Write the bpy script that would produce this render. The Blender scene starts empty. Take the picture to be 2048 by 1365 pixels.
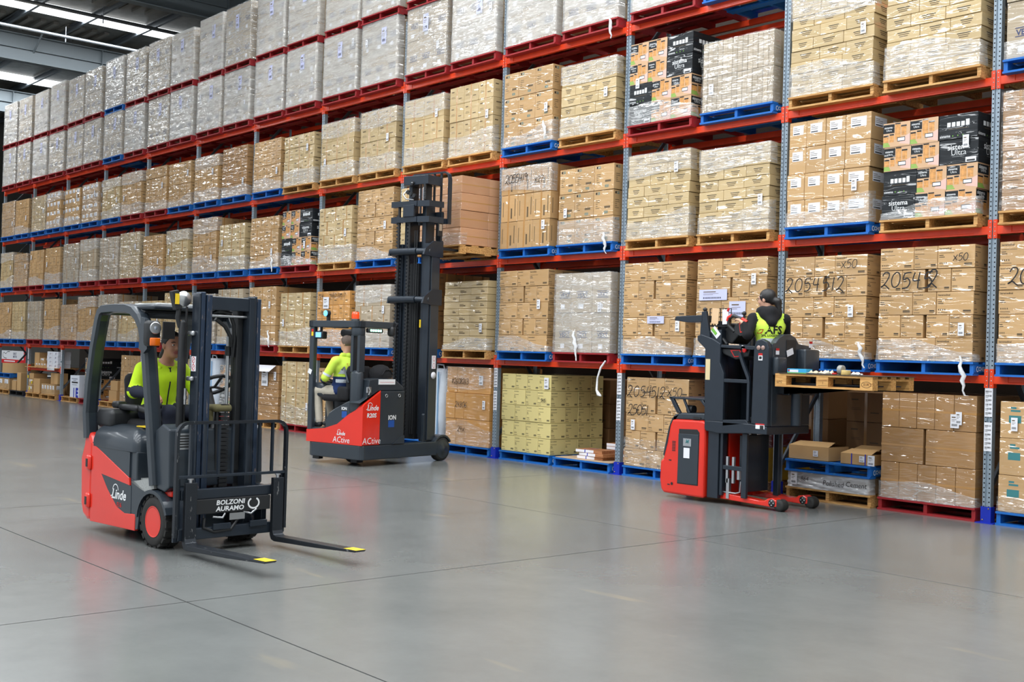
import bpy, math, random
import numpy as np
from mathutils import Vector, Matrix, Euler

S = bpy.context.scene
COL = S.collection
PI = math.pi
rnd = random.Random(7)

# ------------------------------------------------------------------ camera
cam_d = bpy.data.cameras.new('camera'); cam = bpy.data.objects.new('camera', cam_d); COL.objects.link(cam)
cam_d.sensor_width = 36.0
cam_d.lens = 36.0 * 2324.7168 / 2048.0
cam_d.clip_end = 300
_yaw, _pitch, _roll = math.radians(-48.91454961), math.radians(0.75044565), math.radians(1.6781885)
_f = Vector((math.sin(_yaw) * math.cos(_pitch), math.cos(_yaw) * math.cos(_pitch), math.sin(_pitch)))
_r = Vector((math.cos(_yaw), -math.sin(_yaw), 0)); _u = _r.cross(_f)
_r2 = math.cos(_roll) * _r + math.sin(_roll) * _u
_u2 = -math.sin(_roll) * _r + math.cos(_roll) * _u
cam.matrix_world = Matrix(((_r2.x, _u2.x, -_f.x, 5.9746), (_r2.y, _u2.y, -_f.y, -11.9534), (_r2.z, _u2.z, -_f.z, 1.6258), (0, 0, 0, 1)))
S.camera = cam

# ------------------------------------------------------------------ world: bright overcast sky seen through the open loading side
W = bpy.data.worlds.new('overcast'); S.world = W; W.use_nodes = True
_bg = W.node_tree.nodes['Background']; _bg.inputs[0].default_value = (0.86, 0.93, 1.0, 1); _bg.inputs[1].default_value = 1.05

S.view_settings.view_transform = 'Standard'; S.view_settings.look = 'None'
S.view_settings.gamma = 1.0; S.view_settings.use_curve_mapping = False
S.view_settings.exposure = -0.34
S.cycles.max_bounces = 4; S.cycles.diffuse_bounces = 2; S.cycles.glossy_bounces = 2; S.cycles.use_adaptive_sampling = True; S.cycles.adaptive_threshold = 0.03; S.cycles.transparent_max_bounces = 8; S.cycles.caustics_reflective = False; S.cycles.caustics_refractive = False
S.cycles.use_light_tree = False
SKYLIGHT = 30.0            # radiance of the roof's translucent strips
SKY_X = (-41.9, -31.25, -15.4, -10.1, -4.8, 0.5, 5.8)  # far pair in view; nearer strips out of sight, added to light the aisle
for _x in SKY_X:
    _l = bpy.data.lights.new('skylight_strip', 'AREA'); _l.shape = 'RECTANGLE'; _l.size = 0.84; _l.size_y = 31.4; _l.color = (0.93, 0.97, 1.0)
    _l.energy = SKYLIGHT * math.pi * 0.84 * 31.4
    _o = bpy.data.objects.new('skylight_strip', _l); COL.objects.link(_o); _o.location = (_x, -9.3, 12.055)
HIGHBAY = 0.0

# ------------------------------------------------------------------ materials
MATS = {}
def nodes_of(name):
    m = bpy.data.materials.new(name); m.use_nodes = True
    nt = m.node_tree
    return m, nt, nt.nodes['Principled BSDF']
def rgba(c): return (c[0], c[1], c[2], 1)
def srgb(r, g, b):
    f = lambda v: (v / 255 / 12.92) if v / 255 <= 0.04045 else ((v / 255 + 0.055) / 1.055) ** 2.4
    return (f(r), f(g), f(b))
def noise(nt, scale, detail=3, vec=None, stretch=None, rough=0.55, coord='pos'):
    n = nt.nodes.new('ShaderNodeTexNoise'); n.inputs['Scale'].default_value = scale; n.inputs['Detail'].default_value = detail
    n.inputs['Roughness'].default_value = rough
    if coord == 'pos': src = nt.nodes.new('ShaderNodeNewGeometry').outputs['Position']
    else: src = nt.nodes.new('ShaderNodeTexCoord').outputs['Object']
    if stretch:
        mp = nt.nodes.new('ShaderNodeMapping'); mp.inputs['Scale'].default_value = stretch
        nt.links.new(src, mp.inputs[0]); src = mp.outputs[0]
    nt.links.new(src, n.inputs['Vector']); return n
def ramp(nt, fac, stops):
    r = nt.nodes.new('ShaderNodeValToRGB'); e = r.color_ramp.elements
    while len(e) < len(stops): e.new(0.5)
    for el, (p, c) in zip(e, stops): el.position = p; el.color = rgba(c)
    nt.links.new(fac, r.inputs[0]); return r
def mixc(nt, fac, a, b, mode='MIX'):
    m = nt.nodes.new('ShaderNodeMix'); m.data_type = 'RGBA'; m.blend_type = mode
    for k, v in ((0, fac), (6, a), (7, b)):
        if hasattr(v, 'is_linked') or hasattr(v, 'node'): nt.links.new(v, m.inputs[k])
        else: m.inputs[k].default_value = v if k == 0 else rgba(v)
    return m.outputs[2]
def bump(nt, h, strength=0.3, dist=0.01):
    b = nt.nodes.new('ShaderNodeBump'); b.inputs['Strength'].default_value = strength; b.inputs['Distance'].default_value = dist
    nt.links.new(h, b.inputs['Height']); return b.outputs[0]

def plain(name, col, rough=0.5, metal=0.0, coat=0.0, var=0.0, vscale=6.0, spec=0.5, emit=None, estr=0.0, bmp=0.0):
    if name in MATS: return MATS[name]
    m, nt, b = nodes_of(name)
    b.inputs['Base Color'].default_value = rgba(col); b.inputs['Roughness'].default_value = rough; b.inputs['Metallic'].default_value = metal
    b.inputs['Coat Weight'].default_value = coat; b.inputs['Coat Roughness'].default_value = 0.1; b.inputs['Specular IOR Level'].default_value = spec
    if var:
        n = noise(nt, vscale, 2, coord='obj')
        lo = tuple(c * (1 - var) for c in col); hi = tuple(min(1, c * (1 + var)) for c in col)
        r = ramp(nt, n.outputs[0], [(0.3, lo), (0.7, hi)]); nt.links.new(r.outputs[0], b.inputs['Base Color'])
        if bmp: nt.links.new(bump(nt, n.outputs[0], bmp, 0.004), b.inputs['Normal'])
    if emit: b.inputs['Emission Color'].default_value = rgba(emit); b.inputs['Emission Strength'].default_value = estr; m.cycles.emission_sampling = 'NONE'
    MATS[name] = m; return m

def worn(name, col, under, amount=0.55, rough=0.45, scale=14.0, metal=0.0, st=(1, 1, 1)):
    """paint rubbed through in streaks with a shape of their own"""
    if name in MATS: return MATS[name]
    m, nt, b = nodes_of(name)
    n = noise(nt, scale, 3, coord='obj', rough=0.7, stretch=st)
    r = ramp(nt, n.outputs[0], [(amount, (0, 0, 0)), (amount + 0.08, (1, 1, 1))])
    nt.links.new(mixc(nt, r.outputs[0], col, under), b.inputs['Base Color'])
    b.inputs['Roughness'].default_value = rough; b.inputs['Metallic'].default_value = metal
    MATS[name] = m; return m

def board(name, col, film=0.0, var=0.10):
    """corrugated board; film = clear wrinkled stretch film lying tight on it (a coat layer)"""
    if name in MATS: return MATS[name]
    m, nt, b = nodes_of(name)
    oi = nt.nodes.new('ShaderNodeObjectInfo')
    rr = ramp(nt, oi.outputs['Random'], [(0.0, tuple(c * (1 - var) for c in col)), (1.0, tuple(c * (1 + var) for c in col))])
    nt.links.new(rr.outputs[0], b.inputs['Base Color'])
    b.inputs['Roughness'].default_value = 0.62; b.inputs['Specular IOR Level'].default_value = 0.3
    if film:
        w = noise(nt, 3.4, 1, stretch=(0.7, 0.7, 3.4), rough=0.5)
        b.inputs['Coat Weight'].default_value = film; b.inputs['Coat Roughness'].default_value = 0.07; b.inputs['Coat IOR'].default_value = 1.75
        nt.links.new(bump(nt, w.outputs[0], 1.0, 0.10), b.inputs['Coat Normal'])
    MATS[name] = m; return m

def film_mat(name, haze, painted_glint, tint=(0.93, 0.93, 0.92), gloss=0.5):
    """milky polythene stretch film with pulled wrinkles, their highlights painted as pale haze streaks"""
    if name in MATS: return MATS[name]
    m, nt, b = nodes_of(name)
    nt.nodes.remove(b); out = nt.nodes['Material Output']
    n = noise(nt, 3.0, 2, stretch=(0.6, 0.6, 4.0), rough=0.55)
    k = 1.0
    r = ramp(nt, n.outputs[0], [(0.30, (haze * .7,) * 3), (0.47, (haze,) * 3), (0.495, (min(1, haze + painted_glint),) * 3), (0.52, (haze,) * 3), (0.60, (haze * 1.25,) * 3), (0.62, (min(1, haze + painted_glint),) * 3), (0.64, (haze * 1.25,) * 3)])  # narrow ramp peaks paint the wrinkle highlights into the haze
    tr = nt.nodes.new('ShaderNodeBsdfTransparent')
    df = nt.nodes.new('ShaderNodeBsdfDiffuse'); df.inputs[0].default_value = rgba(tint)
    gl = nt.nodes.new('ShaderNodeBsdfGlossy'); gl.inputs['Roughness'].default_value = 0.12; gl.inputs[0].default_value = (1, 1, 1, 1)
    nb = bump(nt, n.outputs[0], 1.0, 0.10); nt.links.new(nb, gl.inputs['Normal'])
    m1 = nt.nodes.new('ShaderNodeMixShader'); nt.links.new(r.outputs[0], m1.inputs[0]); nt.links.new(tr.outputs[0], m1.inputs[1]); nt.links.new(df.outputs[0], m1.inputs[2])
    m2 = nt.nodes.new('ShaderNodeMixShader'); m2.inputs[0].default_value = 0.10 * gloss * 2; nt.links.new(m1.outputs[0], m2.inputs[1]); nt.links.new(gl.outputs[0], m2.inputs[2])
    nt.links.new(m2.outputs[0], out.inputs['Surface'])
    MATS[name] = m; return m

def wood(name, col, col2, rough=0.65):
    if name in MATS: return MATS[name]
    m, nt, b = nodes_of(name)
    n = noise(nt, 9.0, 2, stretch=(0.6, 4, 7), coord='pos')
    r = ramp(nt, n.outputs[0], [(0.3, col2), (0.68, col)]); nt.links.new(r.outputs[0], b.inputs['Base Color'])
    b.inputs['Roughness'].default_value = rough; nt.links.new(bump(nt, n.outputs[0], 0.25, 0.004), b.inputs['Normal'])
    MATS[name] = m; return m

def concrete():
    m, nt, b = nodes_of('polished_concrete')
    n1 = noise(nt, 0.5, 1, rough=0.6); n2 = noise(nt, 2.2, 4, rough=0.7); n3 = n2
    r1 = ramp(nt, n1.outputs[0], [(0.2, (0.138, 0.144, 0.140)), (0.8, (0.182, 0.188, 0.182))])
    r2 = ramp(nt, n2.outputs[0], [(0.2, (0.9,) * 3), (0.8, (1.1,) * 3)])
    c = mixc(nt, 1.0, r1.outputs[0], r2.outputs[0], 'MULTIPLY')
    # faint ochre rubs
    n4 = noise(nt, 1.1, 3, stretch=(0.5, 2.0, 1))
    rs = ramp(nt, n4.outputs[0], [(0.66, (0, 0, 0)), (0.78, (0.6,) * 3)])
    c = mixc(nt, rs.outputs[0], c, (0.34, 0.28, 0.18))
    nt.links.new(c, b.inputs['Base Color'])
    rr = ramp(nt, n2.outputs[0], [(0.2, (0.22,) * 3), (0.8, (0.25,) * 3)]); nt.links.new(rr.outputs[0], b.inputs['Roughness'])
    b.inputs['Specular IOR Level'].default_value = 0.6
    return m

def perforated(name, col):
    """galvanised upright face with two rows of square beam slots at 50 mm (object space: x across, z up)"""
    m, nt, b = nodes_of(name)
    tc = nt.nodes.new('ShaderNodeTexCoord'); sp = nt.nodes.new('ShaderNodeSeparateXYZ'); nt.links.new(tc.outputs['Object'], sp.inputs[0])
    def M(op, a, v=None, w=None):
        n = nt.nodes.new('ShaderNodeMath'); n.operation = op
        for i, q in enumerate((a, v, w)):
            if q is None: continue
            if isinstance(q, (int, float)): n.inputs[i].default_value = q
            else: nt.links.new(q, n.inputs[i])
        return n.outputs[0]
    zz = M('ABSOLUTE', M('SUBTRACT', M('FRACT', M('MULTIPLY', sp.outputs[2], 20.0)), 0.5))
    hz = M('LESS_THAN', zz, 0.15)
    hx = M('LESS_THAN', M('ABSOLUTE', M('SUBTRACT', M('ABSOLUTE', sp.outputs[0]), 0.0285)), 0.0075)
    fy = M('LESS_THAN', sp.outputs[1], 0.004)
    h = M('MULTIPLY', M('MULTIPLY', hz, hx), fy)
    n = noise(nt, 30, 3, coord='obj')
    r = ramp(nt, n.outputs[0], [(0.3, tuple(c * 0.9 for c in col)), (0.7, tuple(c * 1.1 for c in col))])
    nt.links.new(mixc(nt, h, r.outputs[0], (0.006, 0.006, 0.007)), b.inputs['Base Color'])
    b.inputs['Metallic'].default_value = 0.35; b.inputs['Roughness'].default_value = 0.42
    return m

M_ = {}
def setup_materials():
    M_['kraft'] = board('kraft_board', srgb(200, 160, 110))
    M_['kraft_film'] = board('kraft_board_filmed', srgb(200, 161, 112), 0.75)
    M_['kraft_pale'] = board('pale_board_filmed', srgb(206, 180, 134), 0.75)
    M_['kraft_grey'] = board('greyed_board_filmed', srgb(190, 172, 146), 0.6)
    M_['kraft_brown'] = board('brown_board_filmed', srgb(176, 134, 88), 0.8)
    M_['kraft_orange'] = board('orange_board_filmed', srgb(214, 156, 88), 0.6)
    M_['kraft_pink'] = board('pinkish_board_filmed', srgb(200, 150, 112), 0.6)
    M_['kraft_cream'] = board('cream_board', srgb(222, 205, 140), 0.0)
    M_['kraft_dark'] = board('shaded_store_board', srgb(150, 112, 74))  # kraft copy with the shade of the store put into its colour
    M_['mustard'] = board('mustard_board', srgb(206, 160, 46), 0.15)
    M_['black_carton'] = board('black_print_board', srgb(26, 30, 34), 0.3, 0.05)
    M_['tan_print'] = plain('tan_photo_print', srgb(214, 172, 132), 0.4, coat=0.5)
    M_['biscuit'] = plain('biscuit_print', srgb(214, 152, 84), 0.4, coat=0.5, var=0.25, vscale=30)
    M_['skin_print'] = plain('hand_print', srgb(232, 190, 176), 0.4, coat=0.5)
    M_['green_print'] = plain('green_print', srgb(120, 190, 62), 0.4, coat=0.5)
    M_['ink'] = plain('carton_ink', srgb(44, 40, 34), 0.7)
    M_['ink_soft'] = plain('carton_ink_soft', srgb(104, 86, 62), 0.7)
    M_['ink_blue'] = plain('carton_ink_teal', srgb(64, 130, 134), 0.7)
    M_['ink_navy'] = plain('carton_ink_navy', srgb(70, 76, 110), 0.7)
    M_['marker'] = plain('marker_ink', (0.01, 0.01, 0.012), 0.5)
    M_['white_ink'] = plain('white_print', (0.85, 0.86, 0.87), 0.5)
    M_['paper'] = plain('label_paper', srgb(240, 240, 246), 0.6)
    M_['paper_blue'] = plain('label_paper_lilac', srgb(206, 208, 240), 0.6)
    M_['tape'] = plain('packing_tape', srgb(190, 142, 86), 0.25, coat=0.6)
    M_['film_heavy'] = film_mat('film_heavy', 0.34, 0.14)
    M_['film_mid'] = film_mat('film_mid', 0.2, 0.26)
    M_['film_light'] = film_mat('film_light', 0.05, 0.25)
    M_['film_dense'] = film_mat('film_dense', 0.62, 0.3, tint=(0.8, 0.81, 0.84))
    M_['film_white'] = plain('film_bunched', (0.82, 0.83, 0.85), 0.25, coat=0.5, var=0.12, vscale=40, bmp=0.6)
    M_['p_blue'] = worn('pallet_blue', srgb(14, 104, 190), srgb(60, 130, 170), 0.60, 0.6, 14)
    M_['p_red'] = worn('pallet_red', srgb(160, 32, 38), srgb(130, 64, 60), 0.62, 0.6, 14)
    M_['p_wood'] = wood('pallet_pine', srgb(226, 178, 112), srgb(170, 118, 62))
    M_['p_black'] = plain('pallet_black_plastic', (0.02, 0.02, 0.022), 0.5)
    M_['orange'] = plain('beam_orange', srgb(240, 68, 20), 0.38, var=0.08, vscale=5, coat=0.15)
    M_['galv'] = perforated('galvanised_perforated', srgb(150, 164, 176))
    M_['galv_plain'] = plain('galvanised', srgb(128, 140, 150), 0.45, 0.4, var=0.1, vscale=20)
    M_['brace'] = plain('rack_brace_steel', srgb(84, 90, 98), 0.5, 0.3)
    M_['guard_blue'] = plain('guard_blue', srgb(14, 44, 176), 0.45, var=0.1)
    M_['brass'] = plain('bolt_brass', srgb(190, 160, 70), 0.35, 0.8)
    M_['steel'] = plain('bright_steel', (0.55, 0.56, 0.58), 0.3, 0.9)
    M_['barcode'] = plain('barcode_ink', (0.02, 0.02, 0.02), 0.6)
    M_['concrete'] = concrete()
    M_['joint'] = plain('joint_sealant', (0.07, 0.07, 0.07), 0.7)
    M_['roof_foil'] = plain('roof_foil', srgb(112, 110, 104), 0.42, 0.5, var=0.3, vscale=3, bmp=0.8)
    M_['roof_deck'] = plain('roof_deck', srgb(120, 118, 112), 0.5, 0.3)
    M_['roof_steel'] = plain('roof_steel_grey', srgb(120, 130, 136), 0.5)
    M_['purlin'] = plain('purlin_galvanised', srgb(92, 98, 104), 0.4, 0.5)
    M_['pipe'] = plain('sprinkler_pipe', srgb(134, 140, 146), 0.4, 0.5)
    M_['skylight'] = plain('skylight_sheet', (0.9, 0.95, 1), 0.5, emit=(0.93, 0.97, 1.0), estr=2.2)
    M_['back_dark'] = plain('far_wall_cladding', srgb(92, 90, 86), 0.8); M_['blocker_dark'] = plain('light_block_board', srgb(52, 42, 34), 0.8); M_['wall_pale'] = plain('wall_cladding_pale', srgb(190, 192, 190), 0.8)
    M_['black_plastic'] = plain('black_plastic', (0.016, 0.017, 0.019), 0.45)
    M_['black_rubber'] = plain('black_rubber', (0.022, 0.021, 0.02), 0.75, var=0.2, vscale=20)
    M_['charcoal'] = plain('truck_charcoal', srgb(44, 52, 60), 0.36, coat=0.25, var=0.06, vscale=3)
    M_['navy_steel'] = plain('mast_steel', srgb(40, 48, 58), 0.35, 0.25, coat=0.15, var=0.1, vscale=4)
    M_['rail_worn'] = worn('mast_rail_worn', srgb(44, 58, 78), srgb(120, 110, 108), 0.60, 0.4, 40, 0.3, (1, 1, .18))
    M_['linde_red'] = plain('truck_red', srgb(226, 44, 26), 0.28, coat=0.5, var=0.04, vscale=3)
    M_['fork_steel'] = worn('fork_steel', srgb(52, 56, 62), srgb(150, 150, 150), 0.64, 0.35, 30, 0.6, (.3, 1, .3))
    M_['yellow'] = plain('signal_yellow', srgb(236, 200, 36), 0.5)
    M_['amber'] = plain('amber_lens', srgb(236, 110, 8), 0.2, coat=0.6)
    M_['beacon'] = plain('orange_beacon', srgb(235, 70, 10), 0.2, coat=0.6, emit=srgb(235, 70, 10), estr=0.5)
    M_['glass_lens'] = plain('lamp_lens', (0.5, 0.55, 0.65), 0.08, 0.6, coat=0.6)
    M_['tread_plate'] = plain('step_plate', srgb(176, 178, 176), 0.5, 0.5, var=0.15, vscale=60)
    M_['sticker_red'] = plain('sticker_red', srgb(200, 30, 28), 0.5)
    M_['green_led'] = plain('green_led', (0.3, 1, 0.6), 0.3, emit=(0.35, 1.0, 0.62), estr=5.0)
    M_['blue_lamp'] = plain('blue_spot_lens', (0.1, 0.4, 1), 0.2, emit=(0.1, 0.45, 1.0), estr=3.0)
    M_['screen'] = plain('camera_screen', (0.2, 0.5, 0.9), 0.2, emit=(0.2, 0.5, 0.95), estr=1.1)
    M_['battery_blue'] = plain('logo_blue', srgb(30, 80, 160), 0.4)
    M_['olive'] = plain('olive_cloth', srgb(104, 98, 66), 0.9)
    M_['hiviz'] = plain('hiviz_yellow', srgb(206, 246, 30), 0.75, var=0.05, vscale=14, bmp=0.4)
    M_['hiviz_pale'] = plain('hiviz_lime', srgb(214, 246, 84), 0.75, var=0.05, vscale=14, bmp=0.4)
    M_['reflective'] = plain('reflective_tape', srgb(214, 222, 230), 0.35, 0.2)
    M_['navy_cloth'] = plain('navy_cloth', srgb(24, 30, 48), 0.85, var=0.15, vscale=12)
    M_['blue_cloth'] = plain('royal_navy_cloth', srgb(26, 48, 98), 0.85, var=0.12, vscale=12)
    M_['black_cloth'] = plain('black_cloth', srgb(22, 22, 26), 0.9, var=0.2, vscale=12)
    M_['khaki'] = plain('khaki_trousers', srgb(190, 182, 166), 0.85, var=0.08, vscale=14, bmp=0.5)
    M_['skin_a'] = plain('skin_brown', srgb(196, 140, 112), 0.5, var=0.05, vscale=12)
    M_['skin_b'] = plain('skin_light', srgb(222, 170, 144), 0.5, var=0.05, vscale=12)
    M_['lip'] = plain('lips', srgb(168, 92, 84), 0.45)
    M_['hair'] = plain('dark_hair', (0.012, 0.010, 0.010), 0.45, var=0.3, vscale=40)
    M_['hair_short'] = plain('cropped_grey_hair', srgb(120, 104, 94), 0.7, var=0.15, vscale=60)
    M_['eye_white'] = plain('eye_white', (0.8, 0.78, 0.75), 0.25)
    M_['dark_red_wrap'] = board('dark_red_board', srgb(120, 26, 30), 0.8)
    M_['cloth_white'] = plain('white_bag_fabric', srgb(222, 230, 240), 0.7, var=0.05, vscale=6, bmp=0.6)
    M_['sign_red'] = plain('sign_red', srgb(214, 26, 34), 0.5)
setup_materials()

# ------------------------------------------------------------------ mesh building
TEXT = {}
def text_geo(s, bold=0.0, shear=0.0, sx=1.0):
    key = (s, round(bold, 4), round(shear, 3), round(float(sx), 3))
    if key in TEXT: return TEXT[key]
    c = bpy.data.curves.new('t', 'FONT'); c.body = s; c.size = 1.0; c.resolution_u = 2; c.offset = bold; c.shear = shear
    o = bpy.data.objects.new('t', c); COL.objects.link(o)
    dg = bpy.context.evaluated_depsgraph_get(); me = o.evaluated_get(dg).to_mesh()
    vs = [(v.co.x * sx, v.co.y) for v in me.vertices]; fs = [tuple(p.vertices) for p in me.polygons]
    o.evaluated_get(dg).to_mesh_clear(); bpy.data.objects.remove(o); bpy.data.curves.remove(c)
    w = max([v[0] for v in vs] or [1]); TEXT[key] = (vs, fs, w); return TEXT[key]

for _k in [('baremedical', .014, 0, 1), ('VEXT', .035, 0, 1), ('25', .03, 0, 1), ('020', .03, 0, 1), ('sistema', .01, 0, 1), ('Ultra', -.006, 0, 1), ('Ultra', 0, 0, 1), ('CHEP', .012, 0, 1), ('Linde', .02, .28, 1), ('E16', .02, 0, 1), ('BOLZONI', .03, .12, 1.15), ('AURAMO', .03, .12, 1.15), ('R20S', .03, .1, 1.1), ('ACtive', -.004, .1, 1), ('ION', .03, 0, 1), ('M', .04, .3, 1),
           ('104', -.004, .15, 1), ('ARD 00017', -.004, .15, 1), ('PLTX 2', -.004, .15, 1), ('864', -.004, .15, 1), ('Polished', -.004, .15, 1), ('Cement', -.004, .15, 1), ('E', .06, 0, 1), ('jilk', .01, .2, 1), ('DIRECT', .02, 0, 1), ('MOTOR', .02, 0, 1), ('AFS', .03, 0, 1), ('3PL LOGISTICS', .02, 0, 1), ('urc', -.004, .1, 1), ('1', 0, 0, 1), ('EUR', 0, 0, 1)]:
    text_geo(*_k)

class MB:
    def __init__(s, *mats): s.v = []; s.f = []; s.mi = []; s.sm = []; s.mats = list(mats)
    def slot(s, m):
        if m not in s.mats: s.mats.append(m)
        return s.mats.index(m)
    def add(s, vs, fs, m=0, smooth=False, M=None):
        if not isinstance(m, int): m = s.slot(m)
        k = len(s.v)
        if M is not None: vs = [tuple(M @ Vector(v)) for v in vs]
        s.v.extend(vs)
        for f in fs: s.f.append(tuple(i + k for i in f)); s.mi.append(m); s.sm.append(smooth)
        return s
    def box(s, lo, hi, m=0, M=None):
        x0, y0, z0 = lo; x1, y1, z1 = hi
        v = [(x0, y0, z0), (x1, y0, z0), (x1, y1, z0), (x0, y1, z0), (x0, y0, z1), (x1, y0, z1), (x1, y1, z1), (x0, y1, z1)]
        return s.add(v, [(0, 3, 2, 1), (4, 5, 6, 7), (0, 1, 5, 4), (1, 2, 6, 5), (2, 3, 7, 6), (3, 0, 4, 7)], m, False, M)
    def cbox(s, c, size, m=0, rot=None, M=None):
        T = Matrix.Translation(c)
        if rot: T = T @ Euler(rot).to_matrix().to_4x4()
        if M is not None: T = M @ T
        h = [q / 2 for q in size]
        return s.box((-h[0], -h[1], -h[2]), h, m, T)
    def rbox(s, lo, hi, r=0.02, m=0, M=None, seg=2):
        """box with rounded vertical + top edges made from stacked rounded outlines"""
        x0, y0, z0 = lo; x1, y1, z1 = hi; r = min(r, (x1 - x0) / 2.01, (y1 - y0) / 2.01, (z1 - z0) / 2.01)
        def outline(ins, z):
            pts = []; rr = r
            for cx, cy, a0 in ((x1 - rr, y1 - rr, 0), (x0 + rr, y1 - rr, 90), (x0 + rr, y0 + rr, 180), (x1 - rr, y0 + rr, 270)):
                for i in range(seg + 1):
                    a = math.radians(a0 + 90 * i / seg); q = rr - ins
                    pts.append((cx + q * math.cos(a), cy + q * math.sin(a), z))
            return pts
        rows = [outline(r * 0.7, z0), outline(r * 0.2, z0 + r * 0.4), outline(0, z0 + r), outline(0, z1 - r), outline(r * 0.2, z1 - r * 0.4), outline(r * 0.7, z1)]
        return s.loft(rows, m, True, True, M)
    def loft(s, rows, m=0, smooth=True, caps=True, M=None, closed=True):
        n = len(rows[0]); v = [p for r in rows for p in r]; f = []
        for i in range(len(rows) - 1):
            for j in range(n if closed else n - 1):
                a = i * n + j; b = i * n + (j + 1) % n; f.append((a, b, b + n, a + n))
        s.add(v, f, m, smooth, M)
        if caps:
            s.add([p for p in rows[0]], [tuple(range(n))[::-1]], m, False, M); s.add([p for p in rows[-1]], [tuple(range(n))], m, False, M)
        return s
    def prism(s, poly, a0, a1, axis='y', m=0, M=None):
        """polygon in the two other axes (order x,y,z minus axis), extruded along axis"""
        def P(p, a): return {'x': (a, p[0], p[1]), 'y': (p[0], a, p[1]), 'z': (p[0], p[1], a)}[axis]
        n = len(poly)
        v = [P(p, a0) for p in poly] + [P(p, a1) for p in poly]
        area = sum(poly[i][0] * poly[(i + 1) % n][1] - poly[(i + 1) % n][0] * poly[i][1] for i in range(n))
        fl = (area > 0) ^ (axis == 'y') ^ (a1 < a0)
        f = [tuple(range(n))[::-1], tuple(range(n, 2 * n))] + [(i, (i + 1) % n, (i + 1) % n + n, i + n) for i in range(n)]
        if not fl: f = [q[::-1] for q in f]
        return s.add(v, f, m, False, M)
    def cyl(s, p0, p1, r, n=12, m=0, r1=None, caps=True, smooth=True, M=None):
        p0 = Vector(p0); p1 = Vector(p1); d = (p1 - p0).normalized(); a = d.orthogonal().normalized(); b = d.cross(a); r1 = r if r1 is None else r1
        R = []
        for p, q in ((p0, r), (p1, r1)): R.append([tuple(p + a * q * math.cos(2 * PI * i / n) + b * q * math.sin(2 * PI * i / n)) for i in range(n)])
        return s.loft(R, m, smooth, caps, M)
    def tube(s, path, r, n=8, m=0, M=None, caps=True, prof=None):
        """sweep a round (or given 2D) section along a path of points"""
        P = [Vector(p) for p in path]; rows = []; up = None
        for i, p in enumerate(P):
            d = (P[min(i + 1, len(P) - 1)] - P[max(i - 1, 0)]).normalized()
            if up is None:
                up = Vector((0, 0, 1)) if abs(d.z) < 0.9 else Vector((0, 1, 0))
            a = d.cross(up).normalized(); up2 = a.cross(d).normalized(); up = up2
            rr = r[i] if isinstance(r, (list, tuple)) else r
            if prof: rows.append([tuple(p + a * q[0] + up2 * q[1]) for q in prof])
            else: rows.append([tuple(p + a * rr * math.cos(2 * PI * k / n) + up2 * rr * math.sin(2 * PI * k / n)) for k in range(n)])
        return s.loft(rows, m, prof is None, caps, M)
    def lathe(s, prof, n=24, m=0, axis='y', M=None, c=(0, 0, 0)):
        """prof: (radius, along-axis)"""
        rows = []
        for r, h in prof:
            row = []
            for i in range(n):
                a = 2 * PI * i / n; u, w = r * math.cos(a), r * math.sin(a)
                p = {'x': (h, u, w), 'y': (u, h, w), 'z': (u, w, h)}[axis]
                row.append((p[0] + c[0], p[1] + c[1], p[2] + c[2]))
            rows.append(row)
        return s.loft(rows, m, True, True, M)
    def text(s, t, size, M, m=0, bold=0.0, shear=0.0, sx=1.0, align='l'):
        """text in the local XY plane of M, facing +Z of M"""
        vs, fs, w = text_geo(t, bold, shear, sx); off = {'l': 0, 'c': -w / 2, 'r': -w}[align]
        return s.add([((x + off) * size, y * size, 0) for x, y in vs], fs, m, False, M)
    def rect(s, x0, y0, x1, y1, M, m=0): return s.add([(x0, y0, 0), (x1, y0, 0), (x1, y1, 0), (x0, y1, 0)], [(0, 1, 2, 3)], m, False, M)
    def poly(s, pts, M, m=0): return s.add([(x, y, 0) for x, y in pts], [tuple(range(len(pts)))], m, False, M)
    def ribbon(s, pts, w, M, m=0):
        pts = [Vector(p) for p in pts]; L = []; R_ = []
        for i, p in enumerate(pts):
            d = (pts[min(i + 1, len(pts) - 1)] - pts[max(i - 1, 0)]); d = Vector((d[0], d[1])).normalized(); nrm = Vector((-d.y, d.x)) * w / 2
            L.append((p[0] + nrm.x, p[1] + nrm.y, 0)); R_.append((p[0] - nrm.x, p[1] - nrm.y, 0))
        n = len(pts); return s.add(L + R_, [(i, i + n, i + n + 1, i + 1) for i in range(n - 1)], m, False, M)
    def mesh(s, name):
        me = bpy.data.meshes.new(name); me.from_pydata(s.v, [], s.f)
        for m in s.mats: me.materials.append(m)
        me.polygons.foreach_set('material_index', s.mi); me.polygons.foreach_set('use_smooth', s.sm)
        me.update(); return me
    def build(s, name, parent=None, loc=None, rot=None, bevel=0.0):
        o = link(name, s.mesh(name), parent, loc, rot)
        if bevel: add_bevel(o, bevel)
        return o

def add_bevel(o, w, seg=2):
    b = o.modifiers.new('bevel', 'BEVEL'); b.width = w; b.segments = seg; b.limit_method = 'ANGLE'; b.angle_limit = math.radians(40); b.use_clamp_overlap = True

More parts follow.
